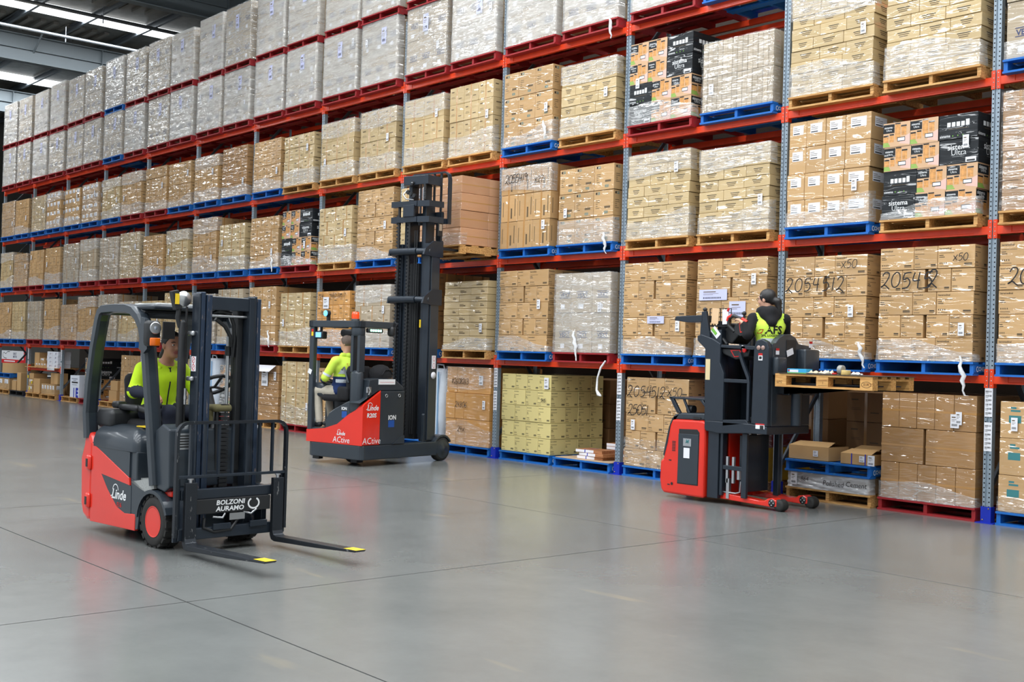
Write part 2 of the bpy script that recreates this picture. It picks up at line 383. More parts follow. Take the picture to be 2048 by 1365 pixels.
def link(name, data, parent=None, loc=None, rot=None, scale=None):
    o = bpy.data.objects.new(name, data); COL.objects.link(o)
    if parent is not None: o.parent = parent
    if loc is not None: o.location = loc
    if rot is not None: o.rotation_euler = rot
    if scale is not None: o.scale = scale
    return o
def tag(o, label, cat, group=None, kind=None):
    o['label'] = label; o['category'] = cat
    if group: o['group'] = group
    if kind: o['kind'] = kind
    return o
def thing(name, label, cat, loc=(0, 0, 0), rz=0.0, group=None):
    return tag(link(name, None, None, loc, (0, 0, rz)), label, cat, group)
def struct(o): o['kind'] = 'structure'; return o

ORD = ['first', 'second', 'third', 'fourth', 'fifth', 'sixth', 'seventh', 'eighth', 'ninth', 'tenth', 'eleventh', 'twelfth', 'thirteenth', 'fourteenth', 'fifteenth', 'sixteenth', 'seventeenth', 'eighteenth', 'nineteenth', 'twentieth', 'twenty-first', 'twenty-second', 'twenty-third', 'twenty-fourth', 'twenty-fifth', 'twenty-sixth', 'twenty-seventh']
# front-facing (-Y) plane at y, origin x,z : local X -> +x, local Y -> +z, normal -> -y
def front(x, y, z): return Matrix(((1, 0, 0, x), (0, 0, -1, y), (0, 1, 0, z), (0, 0, 0, 1)))
# right-facing (+X) plane: local X -> +y, local Y -> +z, normal -> +x
def rside(x, y, z): return Matrix(((0, 0, 1, x), (1, 0, 0, y), (0, 1, 0, z), (0, 0, 0, 1)))
# ------------------------------------------------------------------ building shell
P = 2.70
ZC = [1.437, 3.030, 4.6265, 6.225]           # beam connector undersides
ZB = [0.0] + [z + 0.125 for z in ZC]          # resting height for pallets: floor, then the four beam levels
BAYS = list(range(-1, 12))

XJ = [-50.2, -45.3, -40.4, -35.4, -30.4, -25.5, -20.5, -15.6, -10.7, -5.8, -0.95, 4.0, 9.0]
YJ = [-23.4, -18.5, -13.55, -8.6, -3.65, 1.3, 6.3]
def build_floor():
    base = struct(MB(M_['joint']).box((XJ[0] - 1, YJ[0] - 1, -0.3), (XJ[-1] + 1, YJ[-1] + 4, -0.012)).build('floor'))
    g = 0.006; cache = {}
    for i in range(len(XJ) - 1):
        for j in range(len(YJ) - 1):
            w = XJ[i + 1] - XJ[i] - 2 * g; d = YJ[j + 1] - YJ[j] - 2 * g; k = (round(w, 3), round(d, 3))
            if k not in cache: cache[k] = MB(M_['concrete']).box((0, 0, -0.2), (w, d, 0)).mesh('floor_slab')
            link('floor_slab', cache[k], base, (XJ[i] + g, YJ[j] + g, 0))
build_floor()

def build_roof():
    Z = 12.15
    roof = struct(MB(M_['roof_foil']).box((-52, -26, Z + 0.02), (11, 9, Z + 0.12)).build('ceiling'))
    # translucent skylight strips run down the slope (along y), the nearer ones added for light
    for x in SKY_X:
        struct(MB(M_['skylight']).box((x - 0.44, -25.1, Z - 0.09), (x + 0.44, 6.5, Z + 0.015)).build('window_skylight', roof))
    # corrugated deck strips visible beside the foil
    for x in (-33.6, -28.6, -23.4):
        b = MB(M_['roof_deck'])
        for k in range(18):
            b.box((x - 0.9, -4 + k * 0.42, Z - 0.06), (x + 0.9, -3.83 + k * 0.42, Z + 0.02))
        struct(b.build('ceiling_deck_ribs', roof))['kind'] = 'stuff'
    # rafters along y
    for i, x in enumerate((-43.4, -34.1, -24.8, -15.5, -6.2, 3.1)):
        b = MB(M_['roof_steel'])
        b.box((x - 0.008, -26, 11.0), (x + 0.008, 8.5, 11.85)); b.box((x - 0.15, -26, 11.85), (x + 0.15, 8.5, 11.88)); b.box((x - 0.15, -26, 10.97), (x + 0.15, 8.5, 11.0))
        b.box((x - 0.09, -26, 11.40), (x + 0.09, 8.5, 11.425))
        for y in (-14, -5, 3.6):
            b.box((x - 0.14, y - 0.01, 11.0), (x + 0.14, y + 0.01, 11.85))
        o = b.build('roof_beam_rafter'); struct(o)
        o['label'] = 'grey steel roof rafter, %s from the far end of the hall' % ORD[i]
    # purlins along x
    for i in range(18):
        y = -25 + i * 1.8
        b = MB(M_['purlin'])
        b.prism([(y, 11.97), (y + 0.09, 11.97), (y + 0.09, 11.99), (y + 0.02, 11.99), (y + 0.02, 12.11), (y - 0.07, 12.11), (y - 0.07, 12.13), (y, 12.13)], -52, 11, 'x')
        struct(b.build('purlin', roof))
    # sprinkler pipes along y
    for i, x in enumerate((-32.0, -28.9, -20.5)):
        b = MB(M_['pipe']); b.tube([(x, -26, 11.55), (x, 8, 11.55)], 0.055, 10)
        for k in range(9): b.cyl((x, -24 + k * 3.2, 11.55), (x, -24 + k * 3.2, 11.38), 0.018, 6); b.cyl((x, -24 + k * 3.2, 11.6), (x, -24 + k * 3.2, 11.88), 0.012, 6)
        struct(b.build('sprinkler_pipe', roof))
    # knee brace
    b = MB(M_['roof_steel']); b.tube([(-34.1, 1.3, 11.35), (-33.2, 1.3, 11.9)], 0.035, 6); struct(b.build('roof_brace', roof))
    struct(MB(M_['back_dark']).box((-52, 8.8, 0), (11, 9.0, 12.2)).build('wall_back'))
    struct(MB(M_['back_dark']).box((-52.2, -26, 0), (-52, 9, 12.2)).build('wall_left'))
    struct(MB(M_['blocker_dark']).box((-32.4, 2.55, 0), (11, 2.65, 8.3)).build('wall_light_block'))  # added dark wall, cuts light from behind so rack gaps stay dark
    struct(MB(M_['wall_pale']).box((11, -26, 0), (11.2, 9, 12.2)).build('wall_right'))  # unseen end wall, added to keep light off the load sides
build_roof()

# ------------------------------------------------------------------ pallet racking
def post_mesh():
    p = [(-.045, 0), (-.016, 0), (-.010, .014), (.010, .014), (.016, 0), (.045, 0), (.045, .07), (.032, .07), (.032, .062), (-.032, .062), (-.032, .07), (-.045, .07)]
    return MB(M_['galv']).prism(p, 0.004, 7.5, 'z').mesh('post')
def barcode_mesh():
    b = MB(M_['paper'], M_['barcode']); b.box((-.043, -.0025, 0), (.043, -.0005, .305))
    F = front(0, -.0032, 0)
    for k in range(6):
        z = 0.03 + k * 0.046; x = -0.034
        rr = random.Random(k)
        while x < 0.032:
            w = rr.choice((.0025, .004, .006)); b.rect(x, z, min(x + w, .034), z + .018, F, 1); x += w + rr.choice((.002, .003, .004))
        b.rect(-.034, z - .010, -.004, z - .006, F, 1)
    return b.mesh('barcode_strip')
def guard_mesh():
    b = MB(M_['guard_blue'], M_['brass'])
    b.box((-.056, -.012, 0.008), (.056, -.004, .175)); b.box((-.056, -.004, 0.008), (-.048, .075, .175)); b.box((.048, -.004, 0.008), (.056, .075, .175))
    for x, z in ((.03, .155), (-.035, .035)): b.lathe([(.0, -.021), (.006, -.02), (.008, -.012)], 10, 1, 'y', c=(x, 0, z))
    return b.mesh('foot_guard')
def build_racks():
    pm, bm, gm = post_mesh(), barcode_mesh(), guard_mesh()
    fp = MB(M_['guard_blue'], M_['steel']); fp.box((-.1, -.05, 0), (.1, .1, .008)); fp.cyl((.085, .08, .008), (.085, .08, .03), .01, 8, 1); fpm = fp.mesh('foot_plate')
    brm = MB(M_['brace']).box((-.015, -.025, -.5), (.015, .025, .5)).mesh('diagonal_brace')
    for u in range(-1, 13):
        x = -P * u
        f = thing('rack_upright', 'galvanised slotted rack upright with blue foot, %s from the right end' % ORD[u + 1], 'rack upright', (x, 0, 0), group='rack uprights')
        link('front_post', pm, f); link('rear_post', pm, f, (0, 0.91, 0), (0, 0, PI))
        link('foot_plate', fpm, f); link('foot_guard', gm, f)
        link('barcode_strip', bm, f, (0, 0, 1.13)); link('barcode_strip', bm, f, (0, 0, 0.765))
        z = 0.35; up = True
        while z < 7.0:
            z2 = z + 0.9; a = (0.07, z) if up else (0.84, z); b_ = (0.84, z2) if up else (0.07, z2)
            L = math.hypot(b_[0] - a[0], b_[1] - a[1]); an = math.atan2(b_[0] - a[0], b_[1] - a[1])
            link('diagonal_brace', brm, f, (0, (a[0] + b_[0]) / 2, (a[1] + b_[1]) / 2), (-an, 0, 0), (1, 1, L))
            z = z2; up = not up
    # beams
    L = P - 0.09
    bm_ = MB(M_['orange'])
    prof = [(-.004, .045), (.046, .045), (.046, .105), (.03, .105), (.03, .13), (.002, .13), (.002, .066), (-.004, .060)]
    bm_.prism(prof, -L / 2, L / 2, 'x'); body = bm_.mesh('beam_body')
    def conn(sgn):
        c = MB(M_['orange'], M_['steel'])
        c.box((min(0, sgn * .038) , -.009, 0), (max(0, sgn * .038), -.002, .2)); c.box((-sgn * .004 - .003, -.009, 0), (-sgn * .004 + .003, .065, .2))
        c.box((min(-sgn * .16, 0), -.006, .055), (max(-sgn * .16, 0), .0, .132))
        for z in (.022, .074, .118, .172): c.lathe([(0, -.0125), (.0055, -.012), (.007, -.009)], 8, 1, 'y', c=(sgn * .019, 0, z))
        return c.mesh('connector')
    cl, cr = conn(-1), conn(1)
    LV = ['lowest', 'second', 'third', 'top']
    for b in BAYS:
        xc = -P * (b + 0.5)
        for lv, zc in enumerate(ZC):
            if b < 0 and lv == 3: continue
            for side in ('front', 'rear'):
                o = thing('rack_beam', 'orange %s rack beam, %s level, bay %s from the right end' % (side, LV[lv], ORD[b + 1]), 'rack beam', (xc, 0 if side == 'front' else .91, zc), 0 if side == 'front' else PI, group='orange rack beams')
                link('beam_body', body, o); link('connector', cl, o, (-L / 2, 0, 0)); link('connector', cr, o, (L / 2, 0, 0))
build_racks()
# ------------------------------------------------------------------ pallets
PAL_W = PAL_D = 1.165
PMESH = {}
def pallet_pieces(col):
    m = M_['p_' + col]
    if col in PMESH: return PMESH[col]
    be = MB(m).prism([(0, .0), (1.12, .0), (1.12, .1), (0, .1)], -.022, .022, 'x').mesh('bearer')
    bd = MB(m).box((-.5825, 0, 0), (.5825, .125, .022)).mesh('deck_board')
    bt = MB(m).box((-.5825, 0, 0), (.5825, .13, .022)).mesh('bottom_board')
    whole = MB(m)
    for x in (-.56, 0, .56): whole.box((x - .022, .02, .022), (x + .022, 1.145, .122))
    for y in (.0, .26, .52, .78, 1.04): whole.box((-.5825, y, .122), (.5825, y + .125, .144))
    for y in (.0, .52, 1.035): whole.box((-.5825, y, 0), (.5825, y + .13, .022))
    PMESH[col] = (be, bd, bt, whole.mesh('pallet')); return PMESH[col]
CHEP = None
def pallet(col, x, y0, z, label, detail=True, rz=0.0, chep=False, group='stacked pallets'):
    be, bd, bt, whole = pallet_pieces(col)
    if not detail:
        o = link('pallet', whole, None, (x, y0, z), (0, 0, rz)); return tag(o, label, 'pallet', group)
    o = thing('pallet', label, 'pallet', (x, y0, z), rz, group)
    for bx in (-.558, 0, .558): link('bearer', be, o, (bx, .022, .022))
    for y in (.0, .26, .52, .78, 1.04): link('deck_board', bd, o, (0, y, .122))
    for y in (.0, .52, 1.035): link('bottom_board', bt, o, (0, y, 0))
    if col == 'blue':
        global CHEP
        if CHEP is None:
            b = MB(M_['p_blue'], M_['white_ink']); b.box((0, 0, 0), (.006, .30, .075)); b.text('CHEP', .062, rside(.0068, .085, .018), 1, 0.012)
            b.ribbon([(.065 + .022 * math.cos(t), .036 + .026 * math.sin(t)) for t in [math.radians(a) for a in range(60, 331, 30)]], .008, rside(.0068, 0, 0), 1)
            CHEP = b.mesh('printed_side_plate')
        link('printed_side_plate', CHEP, o, (.581, .03, .034))
    return o

# ------------------------------------------------------------------ cartons
CART = {}
def pr_lines(b, M, x, z, w, n, m, step=.016, hh=.006, seed=0):
    r = random.Random(seed)
    for k in range(n): b.rect(x, z - k * step, x + w * r.uniform(.45, 1), z - k * step + hh, M, m)
def pr_bare(b, M, w, h):
    k, s = M_['ink'], M_['ink_soft']; big = w > .34
    sz = (.34 if big else .42) * w / 5.0 * (1.0 if big else .95)
    b.text('baremedical', sz, M @ Matrix.Translation((.03 * w + .004, h - sz * 1.05 - .014, 0)), k, 0.014)
    pr_lines(b, M, .04 * w, h * .66, .44 * w, 1, s, hh=.005)
    pr_lines(b, M, .04 * w, h * .56, .2 * w, 2, k, .02, .007, 3)
    for i in range(4): b.rect(.05 * w + i * .055 * w, h * .2, .05 * w + i * .055 * w + .03 * w, h * .2 + .016, M, s)
    b.rect(.72 * w, h * .11, .93 * w, h * .11 + .006, M, k); b.rect(.72 * w, h * .16, .93 * w, h * .16 + .012, M, k)
    b.rect(.05 * w, h * .09, .3 * w, h * .09 + .006, M, s)
def pr_kraft(b, M, w, h):
    s = M_['ink_soft']
    b.rect(.12 * w, h * .72, .3 * w, h * .72 + .018, M, s); pr_lines(b, M, .12 * w, h * .45, .3 * w, 2, s, .02, .006, 5)
    b.rect(.62 * w, h * .3, .84 * w, h * .3 + .014, M, s)
    b.rect(.465 * w, 0, .535 * w, h, M @ Matrix.Translation((0, 0, -.0003)), M_['tape'])
def pr_small(b, M, w, h):
    s = M_['ink']
    for k in range(3): b.rect(w * (.32 + .03 * k), h * (.62 - .15 * k), w * (.72 - .04 * k), h * (.62 - .15 * k) + h * .06, M, M_['ink_soft'] if k else s)
def pr_flat(b, M, w, h):
    b.rect(w * .6, h * .35, w * .82, h * .5, M, M_['ink_soft']); b.rect(w * .6, h * .58, w * .75, h * .66, M, M_['ink_soft'])
def pr_vext(b, M, w, h):
    n = M_['ink_navy']; x0 = w * .3; sz = .085
    b.text('VEXT', sz, M @ Matrix.Translation((x0, h * .40, 0)), n, 0.035)
    x1 = x0 + sz * text_geo('VEXT', .035)[2]
    for a, c in ((h * .40 - .018, h * .40 - .008), (h * .40 + .072, h * .40 + .082)): b.rect(x0 - .012, a, x1 + .012, c, M, n)
    b.rect(w * .36, h * .1, w * .6, h * .1 + .07, M, M_['paper'])
def pr_o25(b, M, w, h):
    t = M_['ink_blue']
    b.rect(w * .1, h * .84, w * .1 + .03, h * .84 + .034, M, M_['ink']); b.text('25', .05, M @ Matrix.Translation((w * .1 + .036, h * .84, 0)), t, 0.03)
    pr_lines(b, M, w * .1, h * .6, w * .22, 5, M_['ink_soft'], .028, .008, 2); b.rect(w * .55, h * .3, w * .85, h * .3 + .03, M, M_['ink_soft'])
    b.text('020', .05, M @ Matrix.Translation((w * .55, h * .1, 0)), t, 0.03)
def pr_tall(b, M, w, h):
    s = M_['ink_soft']
    b.rect(w * .12, h * .2, w * .12 + .012, h * .75, M, s); b.rect(w * .6, h * .12, w * .6 + .034, h * .5, M, s); b.rect(w * .84, h * .2, w * .84 + .016, h * .85, M, s)
    b.rect(.42 * w, 0, .52 * w, h, M @ Matrix.Translation((0, 0, -.0003)), M_['tape'])
def pr_lab(b, M, w, h):
    b.rect(w * .2, h * .5, w * .82, h * .86, M, M_['paper']); F = M @ Matrix.Translation((0, 0, .0004))
    pr_lines(b, F, w * .24, h * .76, w * .4, 3, M_['ink_soft'], .02, .006, 1); b.rect(w * .24, h * .53, w * .6, h * .57, F, M_['barcode'])
def pr_none(b, M, w, h):
    b.rect(0, h * .47, w, h * .53, M, M_['tape'])
def pr_teal(b, M, w, h):
    b.rect(w * .25, h * .42, w * .6, h * .62, M, M_['ink_blue']); pr_lines(b, M, w * .3, h * .8, w * .3, 2, M_['ink_blue'], .03, .02, 1)
def pr_blk(b, M, w, h):
    wi = M_['white_ink']
    s1 = w / 5.2
    b.text('sistema', s1, M @ Matrix.Translation((w * .5, h * .58, 0)), wi, 0.01, align='c'); b.text('Ultra', s1, M @ Matrix.Translation((w * .5, h * .36, 0)), wi, -0.006, align='c')
    b.rect(w * .34, h * .3, w * .66, h * .305, M, wi); b.rect(w * .68, h * .05, w * .95, h * .24, M, M_['paper']); b.rect(w * .71, h * .07, w * .92, h * .14, M @ Matrix.Translation((0, 0, .0004)), M_['barcode'])
def pr_ico(b, M, w, h):
    wi = M_['white_ink']
    for k in range(5): b.rect(w * (.22 + .12 * k), h * .5, w * (.31 + .12 * k), h * (.68 if k < 4 else .74), M, wi)
    b.rect(w * .26, h * .4, w * .76, h * .415, M, M_['ink_soft']); b.text('sistema', w / 11, M @ Matrix.Translation((w * .03, h * .1, 0)), wi, 0.01)
    for k in range(3): b.rect(w * (.36 + .13 * k), h * .11, w * (.38 + .13 * k), h * .16, M, M_['green_print'])
def pr_pho(b, M, w, h):
    b.rect(0, 0, w, h, M, M_['tan_print']); F = M @ Matrix.Translation((0, 0, .0004)); G = M @ Matrix.Translation((0, 0, .0008)); K = M_['black_carton']
    b.rect(0, h * .58, w * .42, h * .95, F, K); s1 = w / 10
    b.text('sistema', s1, G @ Matrix.Translation((w * .04, h * .78, 0)), M_['white_ink'], 0.01); b.text('Ultra', s1, G @ Matrix.Translation((w * .11, h * .66, 0)), M_['white_ink'], 0)
    for x0, x1, y1 in ((.01, .2, .5), (.24, .4, .54)):
        b.rect(w * x0, h * .2, w * x1, h * y1, F, M_['biscuit']); b.rect(w * x0, h * (y1 - .06), w * x1, h * y1, G, K)
    b.rect(w * .44, h * .3, w * .64, h * .92, F, M_['biscuit']); b.rect(w * .44, h * .92, w * .64, h * .97, G, K)
    b.rect(w * .68, h * .45, w * .86, h * .8, F, M_['biscuit']); b.rect(w * .66, h * .8, w * .87, h * .86, G, K)
    b.poly([(w * .6, h * .12), (w, h * .04), (w, h * .5), (w * .86, h * .42), (w * .7, h * .3)], F, M_['skin_print'])
    b.rect(w * .53, h * .2, w * .82, h * .38, G, K); b.rect(w * .55, h * .23, w * .80, h * .35, M @ Matrix.Translation((0, 0, .0012)), M_['paper'])
    for k in range(3): b.rect(0, h * (.03 + .06 * k), w * (.26 - .03 * k), h * (.07 + .06 * k), G, M_['green_print'])
STY = {'bare': ('kraft_film', pr_bare), 'bare_cream': ('kraft_cream', pr_bare), 'kraft': ('kraft_film', pr_kraft), 'kraftp': ('kraft_pale', pr_kraft), 'kraftb': ('kraft_brown', pr_kraft), 'kraftg': ('kraft_grey', pr_kraft), 'orange': ('kraft_orange', pr_kraft),
       'small': ('kraft_pale', pr_small), 'flat': ('kraft_pale', pr_flat), 'vext': ('kraft_grey', pr_vext), 'o25': ('kraft_film', pr_o25), 'tall': ('kraft_film', pr_tall), 'lab': ('kraft_film', pr_lab), 'big': ('kraft_brown', pr_none), 'pink': ('kraft_pink', pr_none),
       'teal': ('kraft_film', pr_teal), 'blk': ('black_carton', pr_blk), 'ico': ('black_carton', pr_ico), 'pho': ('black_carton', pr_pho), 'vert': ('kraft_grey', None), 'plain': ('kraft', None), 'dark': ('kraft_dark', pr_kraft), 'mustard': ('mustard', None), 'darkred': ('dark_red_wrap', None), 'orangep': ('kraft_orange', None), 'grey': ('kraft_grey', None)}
def carton_mesh(sty, w, d, h, face='fs'):
    w, d, h = round(w, 3), round(d, 3), round(h, 3); k = (sty, w, d, h, face)
    if k in CART: return CART[k]
    mat, pr = STY[sty]; b = MB(M_[mat]); g = .0022; c = .004
    rows = []
    for ins, z in ((c, g), (0, g + c), (0, h - g - c), (c, h - g)):
        a = g + ins; rows.append([(a + c, a, z), (w - a - c, a, z), (w - a, a + c, z), (w - a, d - a - c, z), (w - a - c, d - a, z), (a + c, d - a, z), (a, d - a - c, z), (a, a + c, z)])
    b.loft(rows, 0, False, True)
    if pr:
        e = .0008
        if 'f' in face: pr(b, front(0, g - e, 0) @ Matrix.Translation((g, 0, 0)), w - 2 * g, h)
        if 's' in face: pr(b, rside(w - g + e, g, 0), d - 2 * g, h)
    CART[k] = b.mesh('carton'); return CART[k]

# ------------------------------------------------------------------ stretch film and labels
FILM = {}
def film_shell(kind, v):
    if (kind, v) in FILM: return FILM[(kind, v)]
    r = random.Random(len(kind) * 31 + v * 17); ph = [r.uniform(0, 6.28) for _ in range(8)]
    per = []
    for i in range(3): per.append((-.5, -.40 - i / 2.0 * .1, (-1, 0)))
    for i in range(1, 25): per.append((-.5 + i / 24.0, -.5, (0, -1)))
    for i in range(1, 4): per.append((.5, -.5 + i / 3.0 * .12, (1, 0)))
    bands = {'full': [(.0, 1.004)], 'skirt': [(.0, .32)], 'top': [(.70, 1.004)], 'both': [(.0, .26), (.74, 1.004)], 'belt': [(.0, .2)], 'low': [(.0, .13)]}[kind]
    b = MB()
    for z0, z1 in bands:
        rows = []; nv = 16 if kind == 'full' else 7
        for k in range(nv + 1):
            t = k / nv; row = []
            for j, (x, y, n) in enumerate(per):
                u = j * .31
                top = z1 + (0 if z1 > .9 else .035 * math.sin(u * .45 + ph[0]) + .012 * math.sin(u * 1.1 + ph[1]) + (.14 if v == 1 else -.10) * (j / len(per) - .5))
                bot = z0 + (.03 * math.sin(u * .5 + ph[4]) if z0 > 0 else 0)
                z = bot + (top - bot) * t
                dsp = .004 * math.sin(u * 2.3 + z * 21 + ph[5]) + .003 * math.sin(u * 5.7 - z * 13 + ph[6]) + (.008 * (1 - t) if z0 == 0 else 0)
                row.append((x + n[0] * (.004 + abs(dsp)), y + n[1] * (.004 + abs(dsp)), z))
            rows.append(row)
        b.loft(rows, 0, True, False, None, False)
    FILM[(kind, v)] = b; return b
FMESH = {}
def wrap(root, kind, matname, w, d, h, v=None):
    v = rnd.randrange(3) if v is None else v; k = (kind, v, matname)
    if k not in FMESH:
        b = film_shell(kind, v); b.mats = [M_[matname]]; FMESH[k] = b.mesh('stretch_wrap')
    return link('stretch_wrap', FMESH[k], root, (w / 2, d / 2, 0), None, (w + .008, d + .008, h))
LABM = {}
def label_sheet(root, x, z, w=.09, h=.13, y=-.012, mat='paper', side=None):
    k = (w, h, mat)
    if k not in LABM:
        b = MB(M_[mat], M_['barcode'], M_['ink_soft']); b.box((0, -.001, 0), (w, 0, h)); F = front(0, -.0016, 0)
        b.rect(w * .15, h * .74, w * .6, h * .82, F, 2); b.rect(w * .15, h * .6, w * .7, h * .63, F, 2); b.rect(w * .15, h * .5, w * .5, h * .53, F, 2)
        xx = w * .15
        while xx < w * .8: b.rect(xx, h * .14, xx + w * .03, h * .3, F, 1); xx += w * .055
        LABM[k] = b.mesh('shipping_label')
    return link('shipping_label', LABM[k], root, (x, y, z), (0, 0, 0))
def film_tail(root, x, y, z, L=.3, seed=0, r0=.03):
    r = random.Random(seed); pts = []; rad = []
    for i in range(9):
        t = i / 8; pts.append((x + r.uniform(-.02, .02) + .06 * t, y - .02 - .02 * r.random(), z - L * t)); rad.append(r0 * (.35 + .65 * math.sin(PI * min(1, t * 1.1 + .05))) * r.uniform(.6, 1.1))
    b = MB(M_['film_white']); b.tube(pts, rad, 7); return b.build('film_tail', root)

# handwriting: strokes on a unit-height box
GL = {'0': [[(.3, 1), (.08, .8), (.0, .45), (.1, .1), (.32, 0), (.55, .2), (.6, .6), (.5, .9), (.3, 1)]], '1': [[(.15, 1), (.12, .5), (.1, 0)]],
      '2': [[(.02, .75), (.15, .98), (.42, .98), (.5, .75), (.35, .4), (.1, .08), (.0, .05), (.25, .16), (.45, .02), (.62, -.1)]], '3': [[(.0, .9), (.25, 1), (.45, .8), (.2, .55), (.5, .35), (.35, .05), (.0, .05)]],
      '4': [[(.1, 1), (.02, .5), (.5, .52)], [(.42, 1), (.38, .5), (.4, 0)]], '5': [[(.55, 1), (.15, .95), (.08, .58), (.35, .65), (.55, .4), (.4, .08), (.05, .02)]], '6': [[(.45, 1), (.12, .6), (.05, .2), (.25, 0), (.45, .2), (.35, .42), (.1, .3)]],
      '7': [[(.0, .95), (.5, 1), (.3, .5), (.15, 0)]], '8': [[(.45, .85), (.25, 1), (.08, .8), (.45, .3), (.25, 0), (.05, .2), (.45, .7), (.45, .85)]], '9': [[(.45, .8), (.2, 1), (.05, .75), (.25, .55), (.45, .8), (.4, 0)]],
      'x': [[(.0, .7), (.55, .05)], [(.55, .8), (.0, .0)]], '#': [[(.15, 1), (.1, 0)], [(.4, 1), (.35, 0)], [(0, .65), (.55, .7)], [(0, .3), (.5, .35)]], ' ': []}
def smooth_pts(p):
    out = []
    for i in range(len(p) - 1):
        a, b = Vector(p[max(i - 1, 0)]), Vector(p[i]); c, d = Vector(p[i + 1]), Vector(p[min(i + 2, len(p) - 1)])
        for t in (0, .25, .5, .75): out.append(tuple(.5 * ((2 * b) + (-a + c) * t + (2 * a - 5 * b + 4 * c - d) * t * t + (-a + 3 * b - 3 * c + d) * t ** 3)))
    return out + [p[-1]]
def scrawl(root, s, x, z, size, y=-.019, adv=.72, slope=0.0, w=None):
    b = MB(M_['marker']); w = w or max(size * .085, .009); cx = 0
    for k, ch in enumerate(s):
        for st in GL[ch]:
            st = [(p[0] + cx + p[1] * .12, p[1] + slope * cx) for p in st]
            b.ribbon([(q[0] * size, q[1] * size) for q in smooth_pts(st)], w, front(0, 0, 0))
        cx += adv if ch not in '1 ' else adv * .55
    return b.build('marker_writing', root, (x, y, z))
def print_word(root, s, x, z, size, y=-.016, shear=.15, m='marker', bold=-.004):
    b = MB(M_[m]); b.text(s, size, front(0, 0, 0), 0, bold, shear); return b.build('marker_writing', root, (x, y, z))

# ------------------------------------------------------------------ carton loads
LW = 1.13
def layers_of(kind, H, r):
    out = []
    def row(n): return [1.0 / n] * n
    if kind in ('bare', 'bare_cream'):
        for i in range(5): out.append((H / 5, [.37, .25, .38] if i % 2 == 0 else [.245, .245, .03, .24, .24], [.25, .38, .37] if i % 2 == 0 else [.38, .25, .37], kind))
    elif kind == 'cream4':
        for i in range(5): out.append((H / 5, [.25, .24, .24, .27] if i % 2 else [.28, .24, .24, .24], [.28, .24, .24, .24], 'bare_cream'))
    elif kind == 'small':
        n = max(5, round(H / .145))
        for i in range(n): out.append((H / n, [.36, .32, .32] if i % 2 else [.27, .37, .36], [.34, .33, .33], 'small'))
    elif kind == 'flat':
        for i in range(10): out.append((H / 10, [.36, .64] if i % 2 else [.62, .38], [.5, .5], 'flat'))
    elif kind == 'tall':
        for i in range(3): out.append((H / 3, [.34, .32, .34], [.34, .33, .33], 'tall'))
    elif kind == 'o25':
        for i in range(3): out.append((H / 3, [.3, .35, .35], [.35, .33, .32], 'o25'))
    elif kind == 'lab':
        for i in range(4): out.append((H / 4, [.22, .24, .24, .30], [.36, .34, .3], 'lab'))
    elif kind == 'vext':
        for i in range(2): out.append((H / 2, [.30, .38, .32], [.5, .5], 'vext'))
    elif kind == 'vert':
        for i in range(2): out.append((H / 2, row(14), [.5, .5], 'vert'))
    elif kind == 'big':
        out = [(H * .34, [.2, .2, .2, .2, .2], [.5, .5], 'big'), (H * .33, [.46, .025, .515], [.5, .5], 'big'), (H * .33, [.19, .19, .19, .2, .23], [.5, .5], 'big')]
    elif kind == 'pink':
        for i in range(4): out.append((H / 4, [.34, .34, .32] if i % 2 else [.5, .5], [.5, .5], 'pink'))
    elif kind == 'siste':
        seqs = [['blk', 'pho', 'pho'], ['ico', 'pho', 'pho'], ['pho', 'pho', 'blk'], ['pho', 'pho', 'ico']]
        for i in range(4):
            q = seqs[i]; out.append((H / 4, [.37, .315, .315] if q[0] != 'pho' else [.3, .3, .4], [.5, .5], q))
    elif kind == 'grey2': out = [(H, row(2), [.5, .5], 'grey')]
    elif kind == 'orange3':
        for i in range(3): out.append((H / 3, [.24, .24, .52] if i != 1 else [.22, .2, .58], [.5, .5], 'orangep'))
    elif kind == 'brown5':
        for i in range(7): out.append((H / 7, [.36, .34, .3], [.5, .5], 'big'))
    elif kind == 'orange':
        for i in range(4): out.append((H / 4, row(3), row(3), 'orange'))
    else:                                           # kraft families: kraft, kraftp, kraftb, kraftg, dark, teal
        n = r.choice((3, 4, 4)); alt = r.random() < .5
        for i in range(n): out.append((H / n, row(3) if (i % 2 or not alt) else [.5, .5], row(3) if i % 2 else [.5, .5], kind))
    return out
